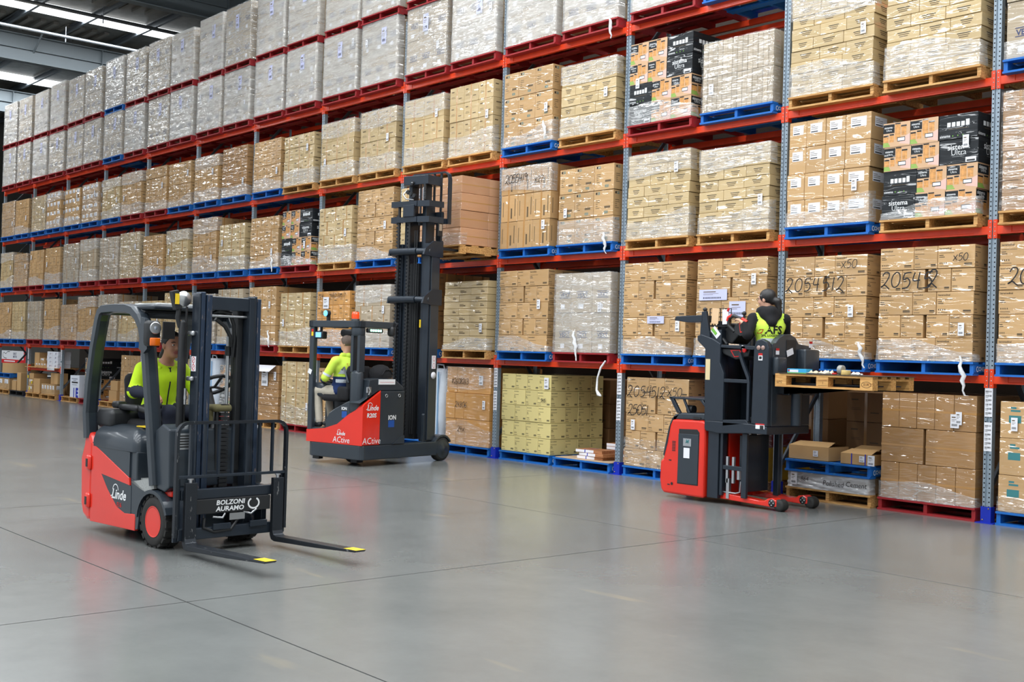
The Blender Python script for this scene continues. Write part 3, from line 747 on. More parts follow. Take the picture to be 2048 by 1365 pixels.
def load(kind, x, y0, z, H, label, seed=0, film=None, filmmat='film_mid', coarse=False, rz=0.0, w=LW, d=LW, top_row=None, group='carton loads on the racking'):
    r = random.Random(seed * 31 + 5)
    root = thing('carton_load', label, 'carton load', (x, y0, z), rz, group)
    base = link_shift(-w / 2)
    lay = layers_of(kind, H, r); zz = 0.0
    if coarse and len(lay) > 4: lay = layers_of('kraftp', H, r)
    for li, (h, ws, ds, sty) in enumerate(lay):
        jx, jy = r.uniform(-.008, .008), r.uniform(-.004, .008); xx = -w / 2; st = sty if isinstance(sty, list) else [sty] * len(ws)
        for i, f in enumerate(ws):
            ww = f * w
            if f > .05: link('carton', carton_mesh(st[i], ww, ds[0] * d, h, 'fs' if i == len(ws) - 1 else 'f'), root, (xx + jx, jy + r.uniform(0, .006), zz))
            xx += ww
        wr = ws[-1] * w; yy = ds[0] * d
        for dd in ds[1:]:
            link('carton', carton_mesh(st[-1], wr, dd * d, h, 's'), root, (w / 2 - wr + jx - r.uniform(0, .006), yy + jy, zz)); yy += dd * d
        link('carton', carton_mesh(st[0], w - wr, d - ds[0] * d, h, 'n'), root, (-w / 2 + jx, ds[0] * d + jy, zz))
        zz += h
    if film:
        fw = wrap(root, film, filmmat, w, d, H); fw.location = (0, d / 2, 0)
    return root
def link_shift(v): return v

LVN = ['floor level', 'lowest beam level', 'second beam level', 'third beam level', 'top beam level', 'tier stacked above the top beam']
def slot_phrase(b, side, lv):
    nr = 2 * b + (2 if side == 'R' else 3); nl = 2 * (11 - b) + (1 if side == 'L' else 2)
    return (LVN[lv], ORD[nr - 1] + ' from the right') if (b <= 5 and lv < 4) else (LVN[lv], ORD[nl - 1] + ' from the left')
def slot_x(b, side): return -P * b - (0.70 if side == 'R' else 2.0)
LOOK = {'orange3': 'orange-kraft cartons with handwritten numbers', 'brown5': 'stacked flat brown cartons with open flap', 'bare': 'brown baremedical-printed cartons', 'bare_cream': 'cream baremedical-printed cartons', 'cream4': 'cream printed cartons', 'small': 'small flat tan cartons', 'flat': 'pale thin cartons in ten layers', 'tall': 'tall kraft cartons', 'o25': 'kraft cartons with teal print', 'lab': 'kraft cartons with white labels', 'vext': 'film-wrapped grey-brown cartons', 'vert': 'pale upright slim cartons in film', 'big': 'large brown cartons', 'pink': 'pinkish kraft cartons', 'siste': 'black and tan printed cartons', 'orange': 'orange-kraft cartons', 'kraft': 'wrapped kraft cartons', 'kraftp': 'pale wrapped cartons', 'kraftb': 'brown wrapped cartons', 'kraftg': 'greyish wrapped cartons', 'teal': 'kraft cartons with teal blocks', 'dark': 'dark kraft cartons'}
COLN = {'blue': 'blue', 'red': 'red', 'wood': 'bare pine', 'black': 'black'}
def put(b, side, lv, kind, pal, H, film=None, fm='film_mid', dx=0.0, dy=0.0, rz=0.0, dz=0.0, lab=True):
    z = ZB[lv] if lv <= 4 else ZB[4] + 1.29
    x = slot_x(b, side) + dx; y0 = (-.12 if lv else -.02) + dy + rnd.uniform(-.015, .015)
    p1, p2 = slot_phrase(b, side, lv); far = b >= 6
    pallet(pal, x, y0, z + dz, '%s pallet, %s, %s' % (COLN[pal], p1, p2), not far, rz)
    o = load(kind, x, y0 + .018, z + .1455 + dz, H, '%s, %s, %s' % (LOOK[kind], p1, p2), seed=b * 40 + lv * 7 + (side == 'R') + 300, film=film, filmmat=fm, coarse=b >= 7, rz=rz)
    if lab and lv < 5: label_sheet(o, rnd.choice((.34, .40, -.44, .3)), rnd.uniform(.2, .75) * H, .07, .14)
    if lv >= 4: label_sheet(o, rnd.uniform(-.12, .1), H * .6, .15, .3, mat='paper_blue')
    return o

def build_loads():
    A = {}
    # lowest beam level (1)
    L1 = {(-1, 'L'): ('bare', 'blue', 1.27, 'low'), (0, 'R'): ('bare', 'blue', 1.265, 'low'), (0, 'L'): ('bare', 'blue', 1.22, 'low'), (1, 'R'): ('bare', 'blue', 1.26, 'low'), (1, 'L'): ('bare', 'blue', 1.26, 'low'),
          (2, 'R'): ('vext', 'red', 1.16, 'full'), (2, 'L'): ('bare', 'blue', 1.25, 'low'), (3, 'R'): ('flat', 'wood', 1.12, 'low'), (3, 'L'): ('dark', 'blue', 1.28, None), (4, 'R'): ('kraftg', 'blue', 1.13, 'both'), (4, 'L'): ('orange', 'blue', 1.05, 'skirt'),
          (5, 'R'): ('kraftp', 'wood', 1.05, 'skirt'), (5, 'L'): ('kraft', 'red', 1.2, 'low')}
    L2 = {(-1, 'L'): ('kraftb', 'wood', 1.25, 'full'), (0, 'R'): ('siste', 'wood', 1.10, 'low'), (0, 'L'): ('lab', 'blue', 1.28, 'belt'), (1, 'R'): ('small', 'wood', 1.10, 'both'), (1, 'L'): ('small', 'wood', 1.17, 'both'),
          (2, 'R'): ('o25', 'blue', 1.12, 'skirt'), (2, 'L'): ('tall', 'blue', 1.26, 'top'), (3, 'L'): ('kraftp', 'blue', 1.2, 'low'), (4, 'R'): ('bare', 'blue', 1.28, 'low'), (4, 'L'): ('kraftp', 'wood', 1.05, 'skirt'), (5, 'R'): ('siste', 'red', 1.1, 'low'), (5, 'L'): ('kraft', 'blue', 1.05, 'belt')}
    L3 = {(-1, 'L'): ('vext', 'blue', 1.2, 'low'), (0, 'R'): ('small', 'wood', 1.28, 'both'), (0, 'L'): ('small', 'wood', 1.25, 'both'), (1, 'R'): ('vert', 'blue', .92, 'full'), (1, 'L'): ('siste', 'red', 1.14, 'belt'),
          (2, 'R'): ('small', 'wood', 1.06, 'both'), (2, 'L'): ('o25', 'blue', 1.16, 'belt'), (3, 'R'): ('kraftp', 'wood', 1.16, 'skirt'), (3, 'L'): ('kraftp', 'wood', 1.13, 'both'), (4, 'R'): ('kraftp', 'wood', 1.12, 'both'), (4, 'L'): ('kraftp', 'wood', 1.08, 'both'), (5, 'R'): ('kraftp', 'wood', 1.0, 'skirt'), (5, 'L'): ('kraft', 'blue', 1.05, 'belt')}
    pal1 = ['blue', 'blue', 'red', 'blue', 'red', 'blue', 'blue', 'blue', 'red', 'blue', 'blue', 'blue']
    pal2 = ['blue', 'red', 'red', 'blue', 'blue', 'red', 'red', 'red', 'blue', 'blue', 'blue', 'blue']
    pal3 = ['blue', 'blue', 'blue', 'blue', 'blue', 'blue', 'blue', 'red', 'red', 'blue', 'blue', 'blue']
    r = random.Random(11)
    for lv, tab, pl in ((1, L1, pal1), (2, L2, pal2), (3, L3, pal3)):
        for b in range(6, 12):
            for side in 'RL':
                i = 2 * (11 - b) + (0 if side == 'L' else 1)
                k = r.choice(('kraft', 'kraftp', 'kraftp', 'kraftg') if lv < 3 else ('kraft', 'kraftp', 'kraft', 'kraftb'))
                if lv == 3 and i in (3, 4, 5): k = 'lab'
                tab[(b, side)] = (k, pl[i], r.uniform(.98, 1.22) if lv < 3 else r.uniform(1.0, 1.12), r.choice(('both', 'full', 'skirt', 'belt')))
        for (b, side), (k, pal, H, film) in sorted(tab.items()):
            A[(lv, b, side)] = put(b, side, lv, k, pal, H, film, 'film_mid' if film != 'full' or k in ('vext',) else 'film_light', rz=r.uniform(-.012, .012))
    # top beam level, stacked two high
    for b in range(1, 12):
        for side in 'RL':
            i = 2 * (11 - b) + (0 if side == 'L' else 1)
            pal = 'blue' if i in (6,) else 'red'
            if (b, side) == (1, 'R'): pal = 'blue'
            k = 'vext'
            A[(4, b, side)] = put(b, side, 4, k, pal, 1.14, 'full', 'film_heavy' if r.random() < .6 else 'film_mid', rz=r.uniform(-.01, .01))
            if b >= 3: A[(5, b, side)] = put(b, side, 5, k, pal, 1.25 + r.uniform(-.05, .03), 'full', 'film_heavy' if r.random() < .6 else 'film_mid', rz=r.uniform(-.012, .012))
    return A
A = build_loads()
# handwriting and loose film on the near loads (x measured from the load's centre)
scrawl(A[(1, 0, 'R')], '20', -.53, .82, .17); scrawl(A[(1, 0, 'R')], '545', -.28, .80, .18); scrawl(A[(1, 0, 'R')], '2', .04, .82, .18); scrawl(A[(1, 0, 'R')], 'x50', .33, 1.09, .08)
scrawl(A[(1, 0, 'L')], '2054512', -.53, .80, .16, adv=.80); scrawl(A[(1, 0, 'L')], 'x50', .24, 1.06, .10)
scrawl(A[(1, -1, 'L')], '20', -.46, .82, .17)
scrawl(A[(2, 2, 'L')], '2055419', -.46, 1.02, .13, adv=.62); scrawl(A[(2, 2, 'L')], 'x27', .22, .98, .10)
print_word(A[(1, 4, 'L')], '104', -.5, .92, .12); print_word(A[(1, 4, 'L')], 'ARD 00017', -.08, .93, .11); print_word(A[(1, 4, 'L')], 'PLTX 2', -.4, .6, .12)
label_sheet(A[(1, 4, 'L')], -.32, .72, .2, .22, mat='paper')
for k, (q, x, z, L) in enumerate((((1, 0, 'R'), .46, .06, .42), ((1, 0, 'L'), .52, .2, .3), ((2, 2, 'R'), .44, .12, .3), ((3, 2, 'L'), .42, .3, .26), ((1, 5, 'L'), .38, .3, .34), ((2, 5, 'L'), .4, .2, .3), ((4, 2, 'R'), .44, .0, .3), ((1, 2, 'R'), -.1, .3, .42))):
    film_tail(A[q], x, -.02, z, L, k + 3)
label_sheet(A[(1, 1, 'R')], -.5, .72, .46, .14, mat='paper_blue'); label_sheet(A[(1, 1, 'R')], .0, .5, .26, .2, mat='paper_blue'); label_sheet(A[(1, 1, 'L')], -.1, .42, .3, .1, mat='paper_blue')
# ------------------------------------------------------------------ vehicles: shared pieces
def arc(cx, cz, r, a0, a1, n=8): return [(cx + r * math.cos(math.radians(a0 + (a1 - a0) * i / n)), cz + r * math.sin(math.radians(a0 + (a1 - a0) * i / n))) for i in range(n + 1)]
def linde_logo(b, M, size, m):
    b.text('Linde', size, M, m, 0.02, 0.28)
    b.ribbon([(size * (.05 + .42 * math.cos(t)) + size * .55, size * (.62 + .42 * math.sin(t))) for t in [math.radians(a) for a in range(0, 190, 18)]], size * .07, M, m)
    b.ribbon([(-.12 * size, .12 * size), (.1 * size, .2 * size), (.3 * size, .04 * size)], size * .07, M, m)
def wheel(parent, name, c, R, w, tyre, rim, axis='y', rim_r=.55, lugs=5, tread=True, out=-1):
    o = link(name, None, parent, c)
    if axis == 'x': o.rotation_euler = (0, 0, PI / 2)
    b = MB(tyre); h = w / 2
    b.lathe([(R * .60, -h * .86), (R * .86, -h), (R * .97, -h * .8), (R, -h * .55), (R, h * .55), (R * .97, h * .8), (R * .86, h), (R * .60, h * .86)], 36, 0, 'y')
    if tread:
        for k in range(18):
            a = 2 * PI * k / 18
            for s in (-1, 1):
                T = Matrix.Rotation(-a - (s > 0) * PI / 18, 4, 'Y') @ Matrix.Translation((R + .002, s * h * .5, 0))
                b.box((-.012, -h * .40, -.024), (.007, h * .40, .024), 0, T)
    b.build('tyre', o)
    q = MB(rim, M_['black_plastic'])
    q.lathe([(R * rim_r + .012, -h * .9), (R * rim_r, -h * .92), (R * rim_r * .86, -h * .35), (R * rim_r * .45, -h * .30), (R * rim_r * .40, -h * .55), (0.001, -h * .55)] if out < 0 else [(R * rim_r + .012, h * .9), (R * rim_r, h * .92), (R * rim_r * .86, h * .35), (R * rim_r * .45, h * .30), (R * rim_r * .4, h * .55), (.001, h * .55)], 28, 0, 'y')
    q.build('rim', o)
    n = MB(M_['black_plastic']); sy = out * h
    for k in range(lugs):
        a = 2 * PI * k / lugs; r = R * rim_r * .64
        n.cyl((r * math.cos(a), sy * .30, r * math.sin(a)), (r * math.cos(a), sy * .55, r * math.sin(a)), .011, 6)
    n.lathe([(R * rim_r * .36, sy * .54), (R * rim_r * .34, sy * .66), (.001, sy * .68)], 16, 0, 'y')
    n.build('wheel_nuts', o)
    return o

# ------------------------------------------------------------------ counterbalance forklift
FK = thing('forklift', 'red and charcoal counterbalance forklift with empty forks, woman driving', 'forklift', (-2.9, -7.44, 0), math.radians(4))
def build_forklift(t):
    ch, red, blk, nav = M_['charcoal'], M_['linde_red'], M_['black_plastic'], M_['navy_steel']
    YN, YF = -.50, .40                                         # near and far flanks
    # counterweight
    prof = [(-1.19, .09), (-1.27, .085), (-1.36, .13), (-1.40, .22), (-1.425, .62), (-1.37, .74), (-1.345, .87), (-1.25, .85), (-1.19, .77)]
    MB(red).prism(prof, YN, YF, 'y').build('counterweight', t, bevel=.035)
    for z in (.59, .26):
        b = MB(red, blk); b.rbox((-1.27, YN - .028, z - .065), (-1.19, YN + .01, z + .065), .02); b.box((-1.25, YN - .031, z - .035), (-1.215, YN - .02, z + .035), 1); b.build('panel_latch', t)
    # chassis and side panels
    b = MB(ch); b.box((-1.19, YN + .012, .12), (-.40, YF - .012, .745)); b.box((-.40, YN + .03, .12), (-.02, YF - .03, .46)); b.build('chassis', t, bevel=.01)
    o = MB(red).prism([(-1.19, .085), (-.38, .10), (-.375, .235), (-.455, .232), (-.56, .225), (-.70, .262), (-.88, .395), (-1.0, .512), (-.49, .462), (-.505, .525), (-1.19, .765)], YN - .004, YN + .03, 'y').build('side_panel', t, bevel=.004); o['label'] = 'red flank panel with diagonal top edge'
    o = MB(ch).prism([(-1.0, .512), (-.88, .395), (-.70, .262), (-.56, .225), (-.455, .232), (-.46, .46), (-.49, .462)], YN - .003, YN + .028, 'y').build('logo_panel', t)
    b = MB(M_['white_ink'], M_['sticker_red']); linde_logo(b, front(-.80, YN - .0045, .33), .115, 0); b.text('E16', .055, front(-.70, YN - .0045, .265), 1, 0.02); b.build('maker_logo', t)
    MB(ch).prism([(-1.19, .765), (-.505, .525), (-.505, .735), (-1.19, .765)][:3] + [(-1.19, .77)], YN, YN + .03, 'y').build('upper_side_panel', t)
    MB(ch).prism([(-.46, .235), (-.38, .235), (-.375, .11), (-.335, .12), (-.30, .33), (-.23, .44), (-.46, .52)], YN + .0, YN + .03, 'y').build('front_side_panel', t)
    # hood over the battery with rounded edges
    b = MB(ch); rows = []
    for (x0, x1, yi, z) in ((-1.20, -.40, 0, .74), (-1.20, -.40, 0, .80), (-1.19, -.42, .015, .86), (-1.17, -.47, .05, .905), (-1.15, -.56, .10, .93), (-1.12, -.66, .16, .94)):
        y0, y1 = YN - .004 + yi, YF - yi; r = .07; row = []
        for cx, cy, a0 in ((x1 - r, y1 - r, 0), (x0 + r * .5, y1 - r, 90), (x0 + r * .5, y0 + r, 180), (x1 - r, y0 + r, 270)):
            for i in range(5): a = math.radians(a0 + 22.5 * i); row.append((cx + r * math.cos(a) * (.5 if cx < (x0 + x1) / 2 else 1), cy + r * math.sin(a), z))
        rows.append(row)
    b.loft(rows, 0, True, True); b.build('hood', t)
    b = MB(M_['yellow'], M_['paper']); b.box((-.66, YN + .13, .936), (-.50, YN + .22, .944)); b.build('hood_sticker', t, rot=None)
    MB(blk).rbox((-1.28, YN + .06, .90), (-.98, YF - .06, 1.06), .04).build('seat_platform', t)
    # step, fender, cowl
    b = MB(M_['tread_plate']); b.prism([(-.46, .50), (-.09, .56), (-.085, .475), (-.235, .435), (-.46, .49)], YN, YN + .05, 'y'); b.box((-.46, YN + .05, .50), (-.08, YF - .05, .53)); b.build('step_plate', t)
    fen = arc(-.10, .20, .265, 175, 20, 12); MB(ch).prism(fen + [(q[0], q[1]) for q in arc(-.10, .20, .235, 20, 175, 12)], YN - .012, YN + .19, 'y').build('fender', t)
    MB(ch).prism(fen + [(q[0], q[1]) for q in arc(-.10, .20, .235, 20, 175, 12)], YF - .19, YF + .012, 'y').build('fender', t)
    b = MB(ch); b.prism([(-.13, .48), (.05, .46), (.12, .50), (.10, .96), (-.02, 1.0), (-.13, .94)], YN + .02, YF - .02, 'y'); b.build('front_cowl', t, bevel=.012)
    b = MB(M_['steel'], M_['barcode']); b.box((.104, -.42, .80), (.109, -.28, .93)); Fm = rside(.1095, -.41, .80)
    for k in range(5): b.rect(.01, .015 + .022 * k, .12, .027 + .022 * k, Fm, 1)
    b.build('rating_plate', t)
    MB(red).box((-.02, YN + .06, .42), (.09, YF - .06, .47)).build('axle_beam', t, bevel=.01)
    # seat
    b = MB(M_['black_cloth']); b.rbox((-1.02, -.30, .88), (-.52, .20, .985), .05); b.build('seat_cushion', t)
    o = MB(M_['black_cloth']).rbox((-.07, -.20, 0), (.05, .20, .42), .05).build('seat_back', t, (-1.06, -.05, .96), (0, math.radians(-10), 0))
    b = MB(blk); b.rbox((-1.06, -.35, 1.06), (-.72, -.25, 1.11), .024); b.tube([(-.74, -.30, 1.085), (-.60, -.29, 1.07), (-.46, -.28, 1.05)], .032, 8); b.rbox((-1.16, -.36, 1.07), (-1.04, -.26, 1.13), .022); b.build('armrest', t)
    b = MB(blk); b.tube([(-.47, -.28, 1.05), (-.46, -.275, 1.12)], .012, 8); b.lathe([(.001, -.03), (.02, -.025), (.024, 0), (.02, .02), (.001, .024)], 12, 0, 'z', c=(-.46, -.275, 1.125)); b.build('control_lever', t)
    # steering column and wheel
    b = MB(blk); b.tube([(-.05, .02, .98), (-.16, .02, 1.20), (-.20, .02, 1.28)], .035, 10); b.build('steering_column', t)
    ring = [Vector((.15 * math.cos(2 * PI * i / 24), .15 * math.sin(2 * PI * i / 24), 0)) for i in range(25)]; T = Matrix.Translation((-.16, .06, 1.31)) @ Matrix.Rotation(math.radians(-32), 4, 'Y')
    b = MB(blk); b.tube([tuple(T @ q) for q in ring], .016, 8, caps=False)
    for a in (0, 120, 240): b.tube([tuple(T @ Vector((0, 0, -.02))), tuple(T @ Vector((.145 * math.cos(math.radians(a)), .145 * math.sin(math.radians(a)), 0)))], .012, 6)
    b.build('steering_wheel', t)
    # wheels
    wheel(t, 'front_wheel', (-.10, -.415, .208), .208, .17, M_['black_rubber'], red)
    wheel(t, 'front_wheel', (-.10, .315, .208), .208, .17, M_['black_rubber'], red, out=1)
    wheel(t, 'rear_wheel', (-1.12, -.05, .17), .17, .20, M_['black_rubber'], red)
    # overhead guard: two bent side frames, roof frame, glazed panel
    path = [(-1.30, .80), (-1.335, 1.02), (-1.31, 1.28), (-1.25, 1.58), (-1.17, 1.84), (-1.135, 1.905), (-1.08, 1.93), (-.88, 1.937), (-.66, 1.935), (-.55, 1.915), (-.45, 1.86), (-.38, 1.78), (-.335, 1.68), (-.305, 1.56), (-.19, .98), (-.10, .50)]
    sec = [(-.03, -.055), (.03, -.055), (.038, -.03), (.038, .03), (.03, .055), (-.03, .055), (-.038, .03), (-.038, -.03)]
    for y in (YN + .035, YF - .035):
        b = MB(ch); b.tube([(p[0], y, p[1]) for p in path], 0, prof=sec); b.build('guard_frame', t)
    for x, z in ((-1.13, 1.93), (-.50, 1.90)): MB(ch).rbox((x - .05, YN + .04, z - .045), (x + .05, YF - .04, z + .045), .03).build('guard_crossbar', t)
    MB(blk).box((-1.12, YN + .05, 1.90), (-.42, YF - .05, 1.915)).build('roof_lining', t)
    b = MB(ch); b.rbox((-.78, YN + .03, 1.925), (-.24, YF - .03, 1.965), .018); b.build('roof_frame', t)
    b = MB(plain('tinted_roof_glass', (0.35, 0.36, 0.34), .12, coat=.6)); b.rbox((-.72, YN + .10, 1.958), (-.30, YF - .10, 1.982), .011); b.build('roof_glass', t)
    MB(ch).rbox((-.74, YN + .08, 1.95), (-.28, YF - .08, 1.972), .01).build('roof_glass_seal', t)
    # lamps on the near front pillar
    def lamp(y, s):
        b = MB(ch); b.prism([(-.36, 1.60), (-.28, 1.56), (-.22, 1.60), (-.27, 1.84), (-.34, 1.86)], y - .02, y + .02, 'y'); b.build('lamp_bracket', t)
        b = MB(blk); b.rbox((-.27, y + s * .02 - .06, 1.62), (-.17, y + s * .02 + .06, 1.83), .03); hb = b.build('headlamp', t)
        b = MB(M_['steel'], M_['glass_lens']); b.lathe([(.048, -.168), (.05, -.16), (.043, -.158)], 20, 0, 'x', c=(0, y + s * .02, 1.77)); b.lathe([(.042, -.166), (.03, -.160), (.001, -.156)], 20, 1, 'x', c=(0, y + s * .02, 1.77)); b.build('lamp_lens', hb)
        b = MB(M_['amber']); b.rbox((-.175, y + s * .02 - .045, 1.625), (-.155, y + s * .02 + .045, 1.69), .008); b.build('indicator_lens', hb)
    lamp(YN - .01, 1); lamp(YF + .01, -1)
    MB(blk).cbox((-.14, -.385, 1.755), (.012, .13, .14), rot=(0, 0, .25)).build('sun_visor', t, bevel=.004)
    # mast
    def rail(y0, y1, x0, x1, z0, z1, m, name): MB(m).prism([(x0, y0), (x1, y0), (x1, y1), (x0, y1)], z0, z1, 'z').build(name, t, bevel=.006)
    rw = M_['rail_worn']
    rail(-.305, -.288, .08, .195, .10, 2.06, nav, 'mast_outer_rail'); rail(-.288, -.252, .10, .20, .10, 2.07, rw, 'mast_outer_rail')
    rail(-.245, -.195, .10, .21, .14, 2.05, rw, 'mast_inner_rail'); rail(.150, .203, .10, .21, .14, 2.05, nav, 'mast_inner_rail'); rail(.095, .148, .03, .12, .14, 1.95, blk, 'mast_inner_channel')
    rail(.208, .228, .08, .20, .10, 2.06, nav, 'mast_outer_rail'); rail(.228, .265, .08, .205, .10, 2.04, rw, 'mast_outer_rail')
    MB(nav).box((.10, -.22, 1.93), (.20, .17, 2.04)).build('mast_top_tie', t, bevel=.006); MB(nav).box((.05, -.27, .50), (.12, .22, .62)).build('mast_tie', t, bevel=.006)
    b = MB(blk); b.rbox((.02, -.392, .95), (.07, -.345, 1.83), .012); b.build('mast_side_cover', t)
    b = MB(M_['steel'], blk); b.cyl((.04, .06, .35), (.04, .06, 1.72), .016, 12, 0); b.cyl((.04, .06, 1.56), (.04, .06, 1.64), .026, 12, 1); b.build('free_lift_cylinder', t)
    for k, (pts, r) in enumerate((([(.13, -.19, 1.88), (.15, -.10, 1.93), (.15, .0, 1.91), (.13, .05, 1.82), (.10, .08, 1.70), (.08, .08, 1.55)], .016), ([(.13, -.12, 1.86), (.13, -.03, 1.80), (.12, .03, 1.72), (.09, .06, 1.64)], .016), ([(.16, -.19, 1.885), (.16, .15, 1.885)], .012))):
        b = MB(M_['steel'] if k == 2 else blk); b.tube(pts, r, 8); b.build('mast_hose', t)
    b = MB(blk)
    for k in range(22): b.box((.07, -.045, .42 + k * .034), (.14, .03, .446 + k * .034))
    b.cyl((.10, -.06, .34), (.10, -.06, 1.12), .02, 8); b.build('hose_chain', t)
    b = MB(M_['olive']); b.rbox((.04, -.12, 1.10), (.15, .06, 1.16), .025); b.cbox((.06, -.13, 1.06), (.10, .04, .10), 0, (0, 0, .4)); b.build('cloth_cover', t)
    MB(blk).rbox((-.02, -.19, .98), (.06, -.06, 1.16), .03).build('valve_cover', t)
    b = MB(blk, M_['yellow'], M_['steel']); b.cbox((.03, -.425, 2.0), (.05, .06, .15), 0, (0.25, 0, 0)); b.box((.058, -.447, 1.965), (.062, -.41, 2.05), 1); b.lathe([(.001, -.018), (.06, -.016), (.065, 0), (.06, .016), (.001, .018)], 20, 2, 'x', c=(.04, -.36, 2.01)); b.tube([(.03, -.39, 1.95), (.03, -.405, 1.86), (.03, -.38, 1.78)], .02, 8, 0); b.build('hose_reel', t)
    for z in (1.735, 1.37): MB(M_['steel']).rbox((.06, -.335, z - .018), (.15, -.30, z + .018), .012).build('mast_clamp', t)
    b = MB(M_['steel']); b.cyl((.05, -.332, 1.16), (.05, -.332, 1.29), .018, 12); b.cyl((.05, -.332, 1.20), (.05, -.332, 1.23), .023, 12); b.build('hydraulic_coupling', t)
    b = MB(blk); b.tube([(.05, -.335, 1.95), (.05, -.338, 1.5), (.05, -.332, 1.0), (.07, -.33, .5), (.09, -.32, .35)], .009, 6); b.build('mast_cable', t)
    b = MB(M_['paper'], M_['sticker_red']); b.box((.10, -.309, 1.43), (.168, -.305, 1.55)); Fm = front(.134, -.3095, 1.43)
    for cz in (.032, .09): b.ribbon([(.020 * math.cos(a), cz + .024 * math.sin(a)) for a in [2 * PI * i / 14 for i in range(15)]], .006, Fm, 1); b.ribbon([(-.014, cz - .015), (.014, cz + .015)], .006, Fm, 1)
    b.build('warning_sticker', t)
    # fork carriage, backrest and forks
    cb = M_['navy_steel']
    MB(cb).box((.29, -.50, .425), (.35, .41, .505)).build('carriage_upper_bar', t, bevel=.006); MB(cb).box((.29, -.52, .11), (.35, .43, .20)).build('carriage_lower_bar', t, bevel=.006)
    b = MB(blk, M_['white_ink']); b.box((.32, -.40, .31), (.375, .30, .425)); b.text('BOLZONI', .052, rside(.3756, -.205, .375), 1, 0.03, 0.12, 1.15); b.text('AURAMO', .052, rside(.3756, -.205, .325), 1, 0.03, 0.12, 1.15)
    Fm = rside(.3756, .14, .37); b.ribbon([(.05 * math.cos(a), .042 * math.sin(a)) for a in [math.radians(q) for q in range(120, 421, 20)]], .014, Fm, 1); b.build('side_shift_cover', t, bevel=.004)
    for y in (-.40, .27): MB(cb).box((.10, y, .12), (.29, y + .05, .50)).build('carriage_side_plate', t, bevel=.004)
    b = MB(M_['steel']); b.box((.352, -.07, .245), (.36, .07, .30)); b.tube([(.352, -.22, .28), (.37, -.14, .27), (.372, -.12, .305)], .009, 8); b.tube([(.352, .06, .305), (.37, .12, .285), (.372, .17, .32)], .009, 8); b.build('hydraulic_fitting', t)
    b = MB(blk); b.tube([(.33, -.28, .27), (.35, -.30, .20), (.35, -.20, .16), (.35, -.05, .17), (.34, .02, .25)], .014, 8); b.build('side_shift_hose', t)
    for y in (-.22, .12): MB(cb).box((.348, y, .175), (.368, y + .16, .225)).build('lower_hook', t, bevel=.004)
    sec2 = [(-.018, -.012), (.018, -.012), (.018, .012), (-.018, .012)]
    pth = [(.345, -.545, .14)] + [(.345, -.545, .92)] + [(.345, -.545 + .09 - .09 * math.cos(a), .94 + .09 * math.sin(a)) for a in [math.radians(q) for q in (15, 35, 55, 75, 90)]] + [(.345, .455 - .09 + .09 * math.sin(a), .94 + .09 * math.cos(a)) for a in [math.radians(q) for q in (0, 15, 35, 55, 75)]] + [(.345, .455, .92), (.345, .455, .14)]
    MB(M_['fork_steel']).tube(pth, 0, prof=sec2).build('backrest_frame', t)
    MB(cb).box((.33, -.545, .595), (.36, .455, .618)).build('backrest_rail', t, bevel=.003)
    for y in (-.43, -.305, -.18, -.055, .07, .195, .32): MB(cb).box((.332, y - .009, .605), (.358, y + .009, 1.03)).build('backrest_bar', t)
    for y in (-.55, .42): MB(cb).box((.31, y, .10), (.335, y + .05, .61)).build('backrest_bracket', t, bevel=.004)
    for y in (-.485, .315):
        b = MB(M_['fork_steel']); w = .10
        pr = [(.352, .60), (.395, .60), (.395, .13), (.41, .098), (.44, .090), (1.52, .118), (1.50, .103), (1.0, .070), (.42, .045), (.375, .055), (.352, .09)]
        b.prism([(p[0], p[1] - .035 if p[1] > .5 else p[1]) for p in pr], y, y + w, 'y'); fo = b.build('fork', t, bevel=.005)
        q = MB(M_['yellow']); q.prism([(1.36, .1155), (1.515, .1195), (1.515, .121), (1.36, .117)], y + .004, y + w - .004, 'y'); q.build('painted_tip', fo)
        q = MB(M_['steel']); q.cyl((.372, y + w / 2, .565), (.372, y + w / 2, .59), .014, 8); q.cyl((.372, y + w / 2, .588), (.372, y + w / 2, .596), .024, 10); q.build('fork_pin', fo)
build_forklift(FK)
